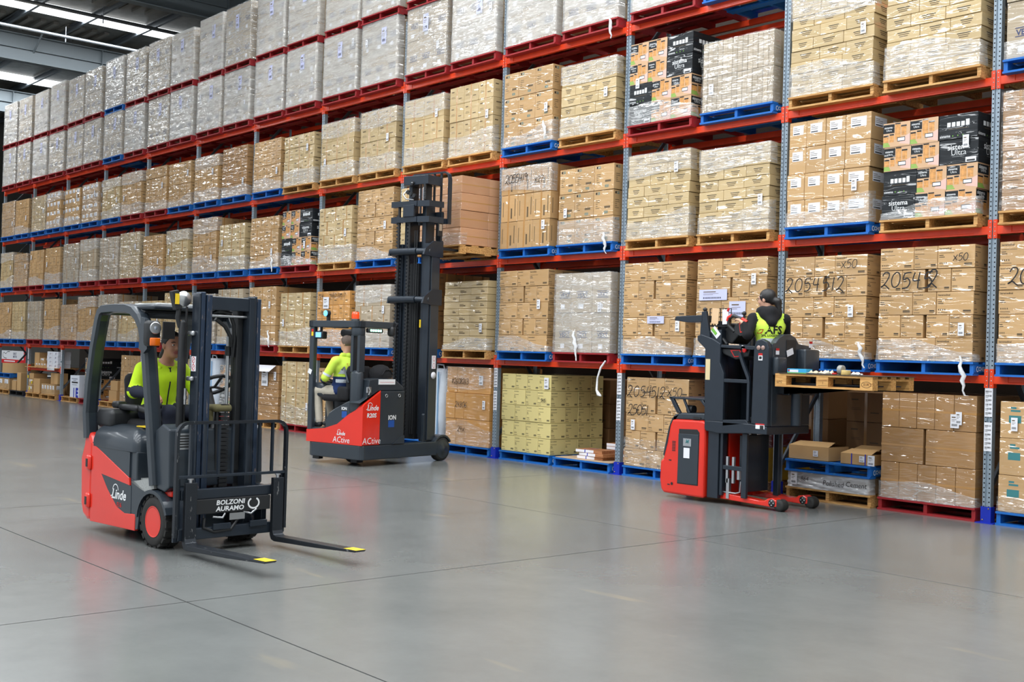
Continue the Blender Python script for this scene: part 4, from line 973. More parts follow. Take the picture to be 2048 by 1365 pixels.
# ------------------------------------------------------------------ reach truck lifting a pallet
RT = thing('reach_truck', 'red seated reach truck with tall raised mast, man driving', 'reach truck', (-8.043, -1.054, 0), math.radians(101.5))
def build_reach(t):
    ch, red, blk, nav = M_['charcoal'], M_['linde_red'], M_['black_plastic'], M_['navy_steel']
    # chassis skirt
    out = [(-.15, 0), (-1.68, 0)] + [(-1.68 + .08 * math.sin(math.radians(-a)), .08 - .08 * math.cos(math.radians(a))) for a in (20, 45, 70, 90)] + [(-1.76, 1.02), (-1.70, 1.12), (-1.60, 1.14), (-.15, 1.14), (-.15, .98), (-.75, .98), (-.75, .16), (-.15, .16)]
    MB(ch).prism(out, .095, .30, 'z').build('chassis', t, bevel=.012)
    for y in (.01, .98):
        b = MB(ch); b.box((-.20, y, .12), (-.10, y + .15, .30)); b.prism(arc(0, .18, .22, 30, 190, 10) + arc(0, .18, .19, 190, 30, 10), y, y + .15, 'y'); b.prism([(-.36, .28), (-.12, .28), (-.12, .42), (-.18, .62), (-.22, .74), (-.30, .76), (-.345, .70), (-.35, .4)], y + .10 if y < .5 else y, y + .15 if y < .5 else y + .05, 'y'); b.build('support_leg', t, bevel=.006)
        w = link('load_wheel', None, t, (0, y + .065, .18)); q = MB(M_['black_rubber'], ch)
        q.lathe([(.09, -.055), (.16, -.06), (.178, -.045), (.18, .045), (.16, .06), (.09, .055)], 32, 0, 'y'); q.lathe([(.14, -.0605), (.13, -.063), (.06, -.063), (.05, -.075), (.001, -.075)], 28, 1, 'y'); q.build('tyre', w)
    wheel(t, 'drive_wheel', (-1.35, .55, .17), .17, .12, M_['black_rubber'], ch, tread=False)
    MB(blk).box((-1.55, .30, .03), (-1.42, .42, .10)).build('static_strap', t); MB(blk).box((-1.70, .92, .05), (-1.62, 1.05, .10)).build('tow_lug', t)
    # red body: swept-up flank
    def pf(x, top, k): return [(x, -.002, .302), (x, -.002, top), (x, .10, top - .05), (x, .30, .70 * k + .02), (x, .50, .585), (x, .76, .51), (x, 1.0, .485), (x, 1.135, .475), (x, 1.135, .302)]
    b = MB(red); b.loft([pf(-1.76, .87, 1.0), pf(-1.73, .905, 1.02), pf(-1.41, 1.085, 1.15)], 0, False, True); b.build('body_shell', t, bevel=.02)
    b = MB(M_['white_ink']); linde_logo(b, front(-1.68, -.0045, .80), .105, 0); b.text('R20S', .085, front(-1.68, -.0045, .70), 0, 0.03, 0.1, 1.1); b.build('maker_lettering', t); b = MB(M_['white_ink']); b.text('ACtive', .13, front(-1.755, -.0045, .325), 0, -0.004, 0.1); b.build('model_lettering', t); b = MB(M_['white_ink'])
    RM = Matrix(((0, 0, -1, -1.764), (-1, 0, 0, 0), (0, 1, 0, 0), (0, 0, 0, 1)))
    linde_logo(b, RM @ Matrix.Translation((-.50, .43, 0)), .075, 0); b.text('ACtive', .12, RM @ Matrix.Translation((-.58, .325, 0)), 0, -0.004, 0.1); b.build('maker_lettering', t)
    # floor of the cab, seat box
    MB(ch).box((-1.74, .74, .47), (-1.1, 1.12, .505)).build('cab_floor', t, bevel=.01)
    b = MB(ch); b.prism([(.25, .55), (.78, .50), (.78, .62), (.70, .74), (.60, .80), (.30, .93), (.25, .9)], -1.73, -1.10, 'x'); b.build('seat_box', t, bevel=.015)
    b = MB(M_['white_ink'], M_['battery_blue']); b.text('ION', .06, RM @ Matrix.Translation((-.45, .79, -.03)), 0, 0.03); b.rect(-.44, .68, -.34, .77, RM @ Matrix.Translation((0, 0, -.03)), 1); b.build('energy_badge', t)
    # battery box
    MB(ch).box((-1.40, .0, .302), (-.90, 1.14, 1.07)).build('battery_box', t, bevel=.012)
    MB(ch).prism([(-1.15, .305), (-.895, .305), (-.895, .42), (-.98, .40), (-1.06, .35)], -.012, .02, 'y').build('box_guard', t)
    b = MB(M_['steel']); 
    for x in (-1.29, -1.02): b.tube([(x + .022 * math.cos(a), -.006, 1.005 + .022 * math.sin(a)) for a in [2 * PI * i / 14 for i in range(15)]], .006, 6, caps=False)
    b.build('lifting_eye', t)
    b = MB(M_['white_ink'], M_['battery_blue']); b.text('ION', .09, front(-1.24, -.002, .66), 0, 0.03); b.rect(-1.235, .55, -1.11, .65, front(0, -.002, 0), 1); b.build('energy_badge', t)
    b = MB(ch); b.prism([(-1.42, 1.07), (-.90, 1.07), (-.90, 1.13), (-1.10, 1.25), (-1.42, 1.25)], .02, 1.0, 'y'); b.build('engine_hood', t, bevel=.02)
    b = MB(ch); b.prism([(-1.80, .90), (-1.415, 1.085), (-1.415, 1.25), (-1.62, 1.23), (-1.66, .98)], .02, .26, 'y'); b.build('hood_fairing', t, bevel=.01)
    b = MB(M_['white_ink'], M_['sticker_red']); b.box((-1.44, .012, 1.165), (-1.10, .02, 1.24)); b.rect(-1.42, 1.195, -1.12, 1.199, front(0, .0115, 0), 1); b.build('serial_plate', t)
    b = MB(M_['steel'], blk); b.box((-1.68, .0, 1.05), (-1.60, .02, 1.13)); b.tube([(-1.66, -.005, 1.13), (-1.64, -.02, 1.08), (-1.66, -.01, 1.02)], .012, 6); b.build('hood_latch', t)
    # mast
    def rail(y0, y1, x0, x1, z0, z1, m, n): MB(m).prism([(x0, y0), (x1, y0), (x1, y1), (x0, y1)], z0, z1, 'z').build(n, t, bevel=.006)
    rail(.10, .22, -.33, -.09, .30, 3.30, nav, 'mast_outer_rail'); rail(.66, .78, -.33, -.09, .30, 3.30, nav, 'mast_outer_rail')
    rail(.225, .28, -.30, -.10, .34, 3.90, nav, 'mast_middle_rail'); rail(.60, .655, -.30, -.10, .34, 3.90, nav, 'mast_middle_rail')
    rail(.285, .33, -.27, -.11, .40, 4.32, nav, 'mast_inner_rail'); rail(.55, .595, -.27, -.11, .40, 4.32, nav, 'mast_inner_rail')
    rail(.08, .10, -.30, -.12, .32, 3.2, M_['charcoal'], 'mast_cover_plate')
    for z in (2.44, 3.17):
        b = MB(nav); b.cyl((-.44, .80, z), (-.44, .26, z), .055, 14); b.prism([(-.50, z - .055), (-.28, z - .075), (-.06, z - .075), (-.06, z + .165), (-.28, z + .165), (-.46, z + .04)], .07, .10, 'y'); b.prism([(-.50, z - .055), (-.30, z - .06), (-.10, z - .06), (-.10, z + .06), (-.46, z + .05)], .78, .81, 'y'); b.tube([(-.44, .26, z), (-.40, .16, z), (-.34, .09, z)], .05, 10); b.build('mast_bracket', t)
    for z in (.55, 1.6, 2.9): MB(nav).box((-.12, .2, z), (-.09, .70, z + .1)).build('mast_tie', t)
    b = MB(nav, blk, M_['steel']); b.box((-.40, .12, 4.19), (-.08, .62, 4.33)); b.cyl((-.40, .42, 4.22), (-.43, .42, 4.22), .03, 12, 1); b.box((-.42, .40, 4.215), (-.432, .44, 4.23), 2); b.build('mast_head', t, bevel=.01)
    for z in (3.62, 3.86):
        b = MB(nav); b.box((-.42, .66, z), (-.34, .84, z + .09)); b.box((-.44, .30, z), (-.38, .70, z + .08)); b.tube([(-.41, .30, z + .04), (-.36, .12, z + .04), (-.10, .06, z + .04)], 0, prof=[(-.02, -.045), (.02, -.045), (.02, .045), (-.02, .045)]); b.build('head_ring', t)
    MB(nav).box((-.46, .34, 3.70), (-.42, .56, 3.88)).build('head_plate', t, bevel=.005)
    b = MB(blk, M_['steel']); b.tube([(-.38, .56, 4.12), (-.42, .60, 4.05), (-.42, .54, 3.98), (-.40, .40, 3.96)], .011, 6, 1)
    for y, z in ((.44, 4.05), (.37, 4.02), (.50, 4.08)): b.lathe([(.03, -.44), (.036, -.42), (.03, -.40)], 14, 0, 'x', c=(0, y, z))
    b.cyl((-.36, .24, 3.95), (-.36, .24, 4.15), .012, 8, 1); b.build('valve_cluster', t)
    b = MB(blk)
    for k in range(9): b.lathe([(.020, -.0), (.024, .012), (.020, .024)], 10, 0, 'z', c=(-.38, .19, 3.96 + k * .026))
    b.build('spring_coil', t)
    b = MB(M_['steel']); b.cyl((-.22, .26, .55), (-.22, .26, 3.85), .018, 10); b.build('lift_cylinder_rod', t)
    b = MB(blk); b.cyl((-.24, .31, .45), (-.24, .31, 2.55), .035, 12); b.build('lift_cylinder', t)
    for y in (.50, .72):
        b = MB(blk); b.tube([(-.37, y, .34), (-.37, y, 1.6), (-.375, y - .01, 2.8), (-.38, y - .02, 3.9)], .022, 8)
        for k in range(60): b.box((-.395, y - .026, .4 + k * .056), (-.35, y + .026, .43 + k * .056))
        b.build('mast_chain', t)
    for y in (.36, .40): MB(blk).tube([(-.33, y, .4), (-.34, y, 3.5)], .010, 6).build('mast_hose', t)
    MB(blk).box((-.30, .34, .32), (-.14, .58, 3.0)).build('inner_shadow_gap_plate', t)  # black plate added as the shade between the mast rails
    b = MB(M_['paper'], M_['sticker_red']); b.box((-.24, .068, 1.40), (-.16, .078, 1.60)); Fm = front(-.20, .0675, 1.40)
    for cz in (.05, .15): b.ribbon([(.022 * math.cos(a), cz + .036 * math.sin(a)) for a in [2 * PI * i / 14 for i in range(15)]], .006, Fm, 1)
    b.lathe([(.052, .075), (.052, .066), (.001, .065)], 20, 0, 'y', c=(-.20, 0, 1.30)); b.build('warning_sticker', t)
    MB(M_['yellow']).box((-.345, .235, 2.02), (-.335, .26, 2.14)).build('height_mark', t)
    b = MB(blk, M_['steel']); b.box((-.20, .06, 3.42), (-.10, .075, 3.62)); b.box((-.185, .055, 3.50), (-.12, .06, 3.60), 1); b.build('junction_box', t)
    # carriage, backrest and forks behind the pallet
    MB(nav).box((-.08, .10, 3.25), (-.03, .78, 3.36)).build('carriage', t, bevel=.005); MB(nav).box((-.08, .10, 3.70), (-.03, .78, 3.80)).build('carriage', t, bevel=.005)
    b = MB(nav); b.tube([(.02, .04, 3.62), (.02, .04, 4.30), (.02, .06, 4.38), (.02, .12, 4.42), (.02, .76, 4.42), (.02, .82, 4.38), (.02, .84, 4.30), (.02, .84, 3.62)], 0, prof=[(-.035, -.012), (.035, -.012), (.035, .012), (-.035, .012)])
    for y in (.20, .34, .48, .62): b.box((.008, y, 3.7), (.032, y + .03, 4.41))
    b.box((-.04, .06, 3.62), (.03, .82, 3.70)); b.build('load_backrest', t)
    for y in (.16, .62):
        b = MB(M_['fork_steel']); b.prism([(-.03, 3.75), (.01, 3.75), (.01, 3.27), (1.10, 3.262), (1.10, 3.25), (.3, 3.232), (-.03, 3.232)], y, y + .10, 'y'); b.build('fork', t, bevel=.004)
    # cab
    b = MB(ch); b.rbox((-1.755, .10, .74), (-1.63, .30, 1.36), .05); b.box((-1.745, .11, 1.34), (-1.64, .16, 1.86)); b.box((-1.745, .24, 1.34), (-1.64, .29, 1.86)); b.rbox((-1.755, .10, 1.84), (-1.63, .30, 2.0), .04); b.build('rear_pillar', t)
    b = MB(ch); b.box((-1.76, 1.04, .46), (-1.68, 1.13, 1.98)); b.build('front_pillar', t, bevel=.015)
    b = MB(ch); b.box((-1.77, .08, 1.97), (-1.66, 1.14, 2.065)); b.box((-1.77, .08, 1.97), (-1.05, .22, 2.065)); b.box((-1.77, 1.04, 1.97), (-1.05, 1.14, 2.065)); b.prism([(-1.05, 1.99), (-.98, 2.065), (-1.05, 2.065)], .08, 1.14, 'y')
    for y in (.4, .58, .76, .92): b.box((-1.70, y, 2.01), (-1.03, y + .02, 2.06))
    b.box((-1.12, .08, 1.99), (-1.05, 1.14, 2.065)); b.build('overhead_guard', t, bevel=.012)
    b = MB(ch); b.rbox((-1.70, .86, .95), (-1.20, 1.14, 1.16), .05); b.build('control_console', t)
    b = MB(blk); b.tube([(-1.56 + .09 * math.cos(a), .90 + .07 * math.sin(a), 1.19 + .02 * math.sin(a)) for a in [2 * PI * i / 16 for i in range(17)]], .014, 8, caps=False); b.build('steering_wheel', t)
    b = MB(M_['black_cloth']); b.rbox((-1.72, .48, .90), (-1.25, .90, 1.0), .045); b.build('seat_cushion', t)
    b = MB(M_['black_cloth']); b.rbox((-1.70, .30, .93), (-1.27, .44, 1.42), .06); b.build('seat_back', t)
    MB(M_['black_cloth']).rbox((-1.74, .34, .92), (-1.66, .56, 1.12), .035).build('seat_bolster', t)
    b = MB(blk); b.rbox((-1.72, .90, 1.80), (-1.62, 1.08, 1.91), .02); b.tube([(-1.66, .99, 1.91), (-1.66, .99, 1.98)], .02, 8); s = b.build('monitor', t)
    MB(M_['screen']).box((-1.728, .93, 1.82), (-1.721, 1.05, 1.895)).build('screen', s)
    b = MB(blk); b.rbox((-1.50, .52, 1.84), (-1.40, .78, 1.95), .04); b.build('overhead_console', t)
    b = MB(blk, M_['blue_lamp']); b.lathe([(.045, 0), (.05, .05), (.03, .08)], 18, 0, 'x', c=(-1.74, .83, 2.17)); b.lathe([(.043, -.002), (.03, -.006), (.001, -.008)], 18, 1, 'x', c=(-1.74, .83, 2.17)); b.box((-1.70, .81, 2.06), (-1.66, .85, 2.15)); b.build('blue_spot_lamp', t)
    b = MB(M_['beacon'], blk); b.lathe([(.055, 2.10), (.058, 2.16), (.05, 2.20), (.001, 2.205)], 18, 0, 'z', c=(-1.50, .46, 0)); b.lathe([(.062, 2.065), (.062, 2.10), (.001, 2.101)], 18, 1, 'z', c=(-1.50, .46, 0)); b.build('beacon', t)
    b = MB(blk, M_['green_led']); b.rbox((-1.62, .07, 1.90), (-1.32, .13, 1.965), .015)
    for k in range(5): b.rbox((-1.585 + k * .048, .062, 1.917), (-1.552 + k * .048, .072, 1.95), .004, 1)
    b.build('light_bar', t)
    b = MB(blk); b.rbox((-1.18, .03, 1.86), (-1.10, .14, 2.0), .035); b.tube([(-1.14, .10, 2.0), (-1.14, .14, 2.04)], .012, 6); b.build('mirror', t)
    b = MB(M_['yellow'], M_['sticker_red']); b.box((-1.763, 1.05, 1.84), (-1.7605, 1.09, 1.90)); b.box((-1.763, 1.05, 1.90), (-1.7605, 1.09, 1.94), 1); b.build('pillar_sticker', t)
    b = MB(M_['paper']); b.cbox((-1.77, 1.09, 1.32), (.004, .07, .07), 0, (.4, 0, 0)); b.build('tag', t)
    b = MB(ch); b.tube([(-1.72, .34, 1.18), (-1.74, .42, 1.40), (-1.74, .46, 1.36)], .016, 6); b.build('grab_bar', t)
build_reach(RT)
# black bag on the hood
b = MB(M_['black_cloth'])
rows = []
for z, s in ((0, 1), (.06, 1.04), (.12, .9), (.17, .6), (.195, .2)):
    rows.append([(.21 * s * math.cos(a) * (1 + .1 * math.sin(3 * a)), .13 * s * math.sin(a), z) for a in [2 * PI * i / 18 for i in range(18)]])
b.loft(rows); b.tube([(-.1, -.12, .04), (-.04, -.13, .12), (.08, -.12, .12), (.13, -.12, .04)], .008, 6)
_m = Matrix.Translation((-8.043, -1.054, 0)) @ Matrix.Rotation(math.radians(101.5), 4, 'Z'); _p = _m @ Vector((-1.15, .26, 1.252))
tag(b.build('soft_bag', None, _p, (0, 0, math.radians(101.5))), 'black soft bag lying on the reach truck hood', 'bag')
# the pallet load being lifted
pallet('wood', -8.765, -.75, 3.20, 'bare pine pallet held on the reach truck forks', True)
_o = load('pink', -8.765, -.735, 3.346, 1.08, 'pinkish kraft cartons raised on the reach truck forks', 77, 'low', 'film_light', group=None)
label_sheet(_o, -.52, .8, .09, .16)

# ------------------------------------------------------------------ order picker
OP = thing('order_picker', 'red and charcoal order picker with raised cab, woman aboard', 'order picker', (-2.6, -1.0, 0), 0)
def build_picker(t):
    ch, red, blk, nav = M_['charcoal'], M_['linde_red'], M_['black_plastic'], M_['navy_steel']
    # red chassis with recessed battery door
    pr = [(-.70, .05), (-.09, .045), (-.09, .93), (-.14, .945), (-.585, .935), (-.62, .86), (-.66, .65), (-.715, .46), (-.76, .43), (-.765, .20), (-.74, .09)]
    MB(red).prism(pr, -.40, .38, 'y').build('chassis', t, bevel=.025)
    MB(ch).prism([(-.585, .93), (-.14, .945), (-.10, .95), (-.10, 1.03), (-.50, 1.015), (-.58, .985), (-.66, .84), (-.74, .50), (-.70, .46), (-.655, .66), (-.615, .87)], -.385, .37, 'y').build('chassis_top_cover', t, bevel=.02)
    b = MB(blk); b.prism([(-.485, .18), (-.17, .182), (-.165, .80), (-.20, .835), (-.475, .825)], -.403, -.39, 'y'); b.build('door_recess', t)
    d = MB(ch).prism([(-.478, .187), (-.177, .19), (-.172, .775), (-.478, .77)], -.409, -.40, 'y').build('battery_door', t, bevel=.004)
    b = MB(M_['steel'], M_['ink_blue'], M_['paper']); b.box((-.40, -.412, .63), (-.28, -.409, .72)); b.text('M', .06, front(-.365, -.4126, .665), 1, 0.04, .3); b.box((-.39, -.412, .49), (-.30, -.409, .61), 2); b.build('serial_plate', d)
    b = MB(blk)
    for k in range(7): b.box((-.575, -.404, .56 + k * .018), (-.525, -.398, .568 + k * .018))
    for x, z in ((-.62, .44), (-.635, .15)): b.box((x, -.404, z), (x + .035, -.398, z + .012))
    b.lathe([(.018, -.405), (.001, -.406)], 14, 0, 'y', c=(-.565, 0, .17)); b.build('vent_slots', t)
    MB(blk).box((-.775, -.36, .12), (-.75, .34, .36)).build('rear_bumper', t, bevel=.01)
    b = MB(nav); b.tube([(-.36, -.36, 1.02), (-.45, -.37, 1.20)], .018, 6); b.box((-.655, -.39, 1.175), (-.06, .37, 1.20)); b.prism([(-.655, 1.195), (-.60, 1.195), (-.47, 1.01), (-.53, 1.01)], -.39, -.355, 'y'); b.prism([(-.655, 1.195), (-.60, 1.195), (-.47, 1.01), (-.53, 1.01)], .335, .37, 'y'); b.prism([(-.2, 1.19), (-.15, 1.19), (-.06, 1.09), (-.10, 1.09)], -.39, -.36, 'y'); b.build('mast_guard', t, bevel=.006)
    MB(blk).cyl((-.42, -.30, 1.06), (-.34, -.30, 1.06), .05, 14).build('horn', t)
    b = MB(blk); b.prism([(-.28, .955), (-.16, .96), (-.16, .975), (-.26, .985)], -.40, -.38, 'y'); b.build('access_port', t)
    # telescoping mast
    def rail(x0, x1, y0, y1, z0, z1, m, n): MB(m).box((x0, y0, z0), (x1, y1, z1)).build(n, t, bevel=.006)
    for s, (y0, y1) in (('n', (-.36, -.27)), ('f', (.27, .36))):
        rail(-.07, .085, y0, y1, .06, 2.0, nav, 'mast_outer_rail'); rail(-.05, .07, y0 + .09 if s == 'n' else y0 - .07, y1 + .07 if s == 'n' else y1 - .09, .10, 2.1, nav, 'mast_inner_rail')
    rail(.09, .13, -.34, -.26, .10, .83, nav, 'mast_cover'); rail(.40, .47, -.34, -.30, .10, .83, nav, 'carriage_post'); rail(.40, .47, .26, .32, .10, .83, nav, 'carriage_post')
    rail(.10, .46, -.33, -.29, .40, .45, nav, 'carriage_tie')
    rail(.09, .12, -.2, .2, .12, .83, red, 'mast_back_plate'); rail(.30, .34, -.25, .25, .15, .80, nav, 'carriage_back_plate'); rail(.20, .29, -.1, .15, .3, .72, red, 'battery_guard')
    b = MB(M_['steel']); b.box((.17, -.31, .07), (.21, -.27, .30)); b.box((.16, -.31, .25), (.19, -.28, .55)); b.box((.245, -.31, .25), (.275, -.28, .55)); b.tube([(.12, -.30, .14), (.30, -.30, .14), (.36, -.30, .16), (.37, -.30, .28)], .010, 8); b.cyl((.34, -.30, .30), (.34, -.30, .44), .025, 12); b.build('hydraulic_unit', t)
    MB(M_['steel']).cyl((.24, .0, .15), (.24, .0, .82), .03, 14).build('lift_cylinder', t)
    # load legs with wheels
    for y in (-.30, .28):
        b = MB(red); b.prism([(.05, .06), (.05, .115), (.12, .13), (.62, .095), (.70, .10), (.74, .13), (.80, .14), (.86, .12), (.86, .05), (.78, .04)], y, y + .13, 'y'); lg = b.build('load_leg', t, bevel=.008)
        w = MB(M_['black_rubber']); w.lathe([(.03, 0), (.062, .003), (.066, .015), (.066, .10), (.062, .112), (.03, .115)], 22, 0, 'y', c=(.88, y + .005, .067)); w.build('load_wheel', lg)
        q = MB(blk, M_['steel']); q.lathe([(.045, y - .001), (.042, y - .006), (.001, y - .007)], 16, 0, 'y', c=(.80, 0, .085))
        for a in range(4): q.lathe([(.008, y - .006), (.007, y - .012), (.001, y - .012)], 8, 1, 'y', c=(.80 + .024 * math.cos(a * PI / 2), 0, .085 + .024 * math.sin(a * PI / 2)))
        q.build('axle_cap', lg)
    MB(red).box((.03, -.28, .07), (.10, .38, .12)).build('leg_crossbar', t)
    # cab
    MB(nav).prism([(-.10, .86), (-.08, .83), (.10, .81), (.56, .84), (.78, .84), (.78, .93), (.56, .95), (-.10, .95)], -.40, .40, 'y').build('cab_platform', t, bevel=.01)
    b = MB(nav); b.prism([(-.10, .94), (.165, .95), (.165, 1.50), (.105, 1.62), (.105, 1.84), (-.02, 1.90), (-.18, 1.945), (-.24, 1.93), (-.235, 1.87), (-.12, 1.78), (-.115, 1.4)], -.40, -.36, 'y'); b.build('front_panel', t, bevel=.008)
    MB(nav).prism([(-.10, .94), (.165, .95), (.165, 1.50), (.105, 1.84), (-.24, 1.93), (-.115, 1.6)], .34, .38, 'y').build('front_panel', t, bevel=.008)
    MB(nav).box((-.10, -.36, .95), (-.05, .36, 1.80)).build('front_bulkhead', t)
    b = MB(nav); b.prism([(-.21, 1.93), (-.06, 1.90), (-.09, 2.05), (-.13, 2.22), (-.19, 2.21), (-.205, 2.05)], -.39, -.35, 'y'); b.build('riser', t, bevel=.006)
    b = MB(nav); b.prism([(-.60, 2.12), (-.58, 2.16), (-.40, 2.165), (-.18, 2.17), (-.18, 2.09), (-.40, 2.085), (-.60, 2.11)], -.395, -.20, 'y'); b.build('shelf_arm', t, bevel=.006)
    b = MB(blk)
    for x, z, h in ((-.165, 2.21, 2.235), (.40, 2.12, 2.185)): b.cyl((x, -.36, z - .04), (x, -.36, h), .012, 8); b.lathe([(.001, h - .025), (.024, h - .012), (.027, h), (.024, h + .015), (.001, h + .028)], 14, 0, 'z', c=(x, -.36, 0))
    b.build('ball_mount', t)
    # tray with grid walls and paperwork
    b = MB(blk); x0, x1, z0, z1, y = -.11, .20, 2.05, 2.25, -.34
    for k in range(9): b.box((x0 + k * .0385 - .004, y, z0), (x0 + k * .0385 + .004, y + .008, z1))
    for k in range(5): b.box((x0, y, z0 + k * .049 - .004), (x1, y + .008, z0 + k * .049 + .004))
    b.box((x0, y, z0 - .012), (x1, y + .25, z0)); tr = b.build('document_tray', t)
    o = MB(board('manila_tag', srgb(226, 190, 150))).cbox((-.02, -.352, 2.16), (.10, .004, .18), rot=(0, .06, 0)).build('manila_sheet', tr); MB(M_['paper']).cbox((.13, -.352, 2.15), (.09, .004, .17), rot=(0, -.04, 0)).build('paper_sheet', tr); MB(M_['sticker_red']).cbox((.17, -.355, 2.23), (.025, .01, .04), rot=(0, .5, 0)).build('peg', tr)
    b = MB(M_['paper'], M_['green_print']); b.cbox((.0, -.36, 1.97), (.13, .004, .08), 0, (0, .8, 0)); b.cbox((-.02, -.363, 1.98), (.09, .004, .035), 1, (0, .8, 0)); b.build('checklist', t)
    # desk, dash and twin-grip controls
    MB(nav).prism([(.0, 1.83), (.56, 1.82), (.60, 1.80), (.56, 1.775), (.0, 1.80)], -.39, .36, 'y').build('desk_rail', t, bevel=.006)
    b = MB(blk); b.prism([(.05, 1.79), (.50, 1.79), (.47, 1.70), (.30, 1.66), (.12, 1.72)], -.36, .34, 'y'); b.build('dash', t, bevel=.015)
    b = MB(M_['sticker_red'], blk); b.prism([(.22, 1.77), (.36, 1.775), (.40, 1.70), (.28, 1.69)], -.366, -.36, 'y'); b.prism([(.245, 1.76), (.35, 1.765), (.38, 1.71), (.285, 1.70)], -.368, -.364, 'y', 1); b.build('display', t)
    b = MB(blk); b.prism([(.07, 1.86), (.17, 1.84), (.34, 2.0), (.32, 2.06), (.14, 2.08), (.06, 2.02)], -.28, .02, 'y'); b.prism([(.04, 1.96), (.16, 1.84), (.13, 1.82), (.02, 1.94)], -.34, -.30, 'y'); b.build('control_pod', t, bevel=.02)
    b = MB(blk, red); b.prism([(.28, 2.05), (.40, 2.11), (.46, 2.0), (.44, 1.95), (.36, 1.93), (.27, 1.97)], -.37, -.25, 'y', 0); b.prism([(.34, 2.075), (.385, 2.085), (.42, 1.98), (.36, 1.965)], -.374, -.37, 'y', 1); b.prism([(.35, 2.06), (.38, 2.068), (.405, 1.99), (.367, 1.98)], -.376, -.373, 'y', 0); b.build('control_head', t, bevel=.01)
    b = MB(blk, red); b.tube([(.27, -.36, 1.98), (.19, -.37, 2.05), (.19, -.37, 2.13), (.26, -.37, 2.16), (.36, -.37, 2.13), (.43, -.36, 2.09)], .020, 10); b.tube([(.18, -.37, 2.10), (.19, -.37, 2.14), (.235, -.37, 2.158)], .023, 10, 1); b.tube([(.38, -.37, 2.125), (.44, -.36, 2.085)], .023, 10, 1); b.tube([(.46, -.36, 2.0), (.49, -.36, 1.97), (.47, -.36, 1.93)], .02, 8); b.build('steering_grip', t)
    b = MB(M_['sticker_red'], M_['paper']); b.cyl((.44, -.375, 1.77), (.44, -.40, 1.765), .022, 12); b.cbox((.42, -.38, 1.80), (.05, .02, .035), 1, (0, .4, 0)); b.build('stop_button', t)
    b = MB(nav); b.tube([(.37, -.38, 1.74), (.42, -.38, 1.62), (.50, -.38, 1.46), (.51, -.38, 1.40)], 0, prof=[(-.018, -.018), (.018, -.018), (.018, .018), (-.018, .018)]); b.box((.16, -.395, 1.40), (.52, -.36, 1.44)); b.box((.49, -.395, .97), (.525, -.36, 1.42)); b.prism([(.165, .97), (.48, .99), (.53, .95), (.165, .90)], -.40, -.36, 'y'); b.build('side_gate', t, bevel=.004)
    MB(M_['sticker_red']).box((.22, .20, 1.57), (.45, .24, 1.60)).build('gate_strip', t)
    # back of the cab facing the forks
    b = MB(nav); b.prism([(.56, .95), (.78, .93), (.78, 1.80), (.75, 1.87), (.68, 1.90), (.61, 1.885), (.575, 1.80)], -.40, -.33, 'y'); b.build('rear_panel', t, bevel=.012)
    b = MB(ch); b.prism([(-.33, .93), (.40, .93), (.40, 1.84), (.16, 1.86), (.10, 1.93), (.0, 1.965), (-.12, 1.96), (-.22, 1.91), (-.27, 1.86), (-.33, 1.85)], .70, .78, 'x'); b.build('rear_wall', t, bevel=.012)
    b = MB(blk); b.box((.775, -.08, 1.50), (.785, .10, 1.90)); b.build('hose_slot', t)
    MB(M_['paper']).cbox((.79, -.02, 1.76), (.004, .12, .07), rot=(.3, 0, 0)).build('loose_note', t)
    MB(ch).rbox((.78, -.34, 1.50), (.86, -.16, 1.70), .02).build('motor_box', t); MB(ch).rbox((.78, .12, 1.30), (.90, .40, 1.80), .02).build('motor_box', t); MB(ch).box((.78, -.14, 1.28), (.88, .36, 1.55)).build('lift_frame', t, bevel=.01)
    b = MB(M_['paper'], M_['sticker_red']); b.lathe([(.04, .881), (.04, .884), (.001, .885)], 20, 0, 'x', c=(0, .02, 1.42)); b.ribbon([(.034 * math.cos(a), .034 * math.sin(a)) for a in [2 * PI * i / 16 for i in range(17)]], .009, rside(.8856, .02, 1.42), 1); b.build('warning_roundel', t)
    for y, z in ((-.28, 1.73), (.18, 1.82)):
        b = MB(M_['paper'], M_['sticker_red']); b.box((.786 if y < 0 else .901, y, z), (.79 if y < 0 else .905, y + .06, z + .07)); b.box((.787 if y < 0 else .902, y, z + .045), (.791 if y < 0 else .906, y + .06, z + .07), 1); b.build('warning_label', t)
    b = MB(M_['paper'], M_['sticker_red'], M_['barcode']); b.box((.645, -.404, 1.66), (.70, -.40, 1.74)); b.box((.645, -.405, 1.715), (.70, -.401, 1.74), 1); b.box((.655, -.4055, 1.675), (.69, -.404, 1.705), 2); b.build('warning_label', t)
    b = MB(M_['paper'], M_['sticker_red'], M_['barcode']); b.box((.63, -.404, .90), (.75, -.40, .96)); b.box((.63, -.405, .945), (.75, -.401, .96), 1); b.box((.69, -.4055, .90), (.74, -.404, .94), 2); b.build('warning_label', t)
    b = MB(plain('red_grey_lens', srgb(170, 140, 130), .3)); b.lathe([(.026, -.404), (.024, -.409), (.001, -.41)], 16, 0, 'y', c=(.645, 0, 1.80)); b.lathe([(.026, -.404), (.024, -.409), (.001, -.41)], 16, 0, 'y', c=(.705, 0, 1.80)); b.build('lens_pair', t)
    b = MB(board('cream_sticker', srgb(226, 206, 160))); b.box((-.10, -.404, 1.42), (-.035, -.40, 1.66)); b.build('cream_sticker', t)
    b = MB(nav); b.cyl((.95, -.10, .95), (.95, -.10, 1.30), .06, 14); b.build('fork_lift_cylinder', t)
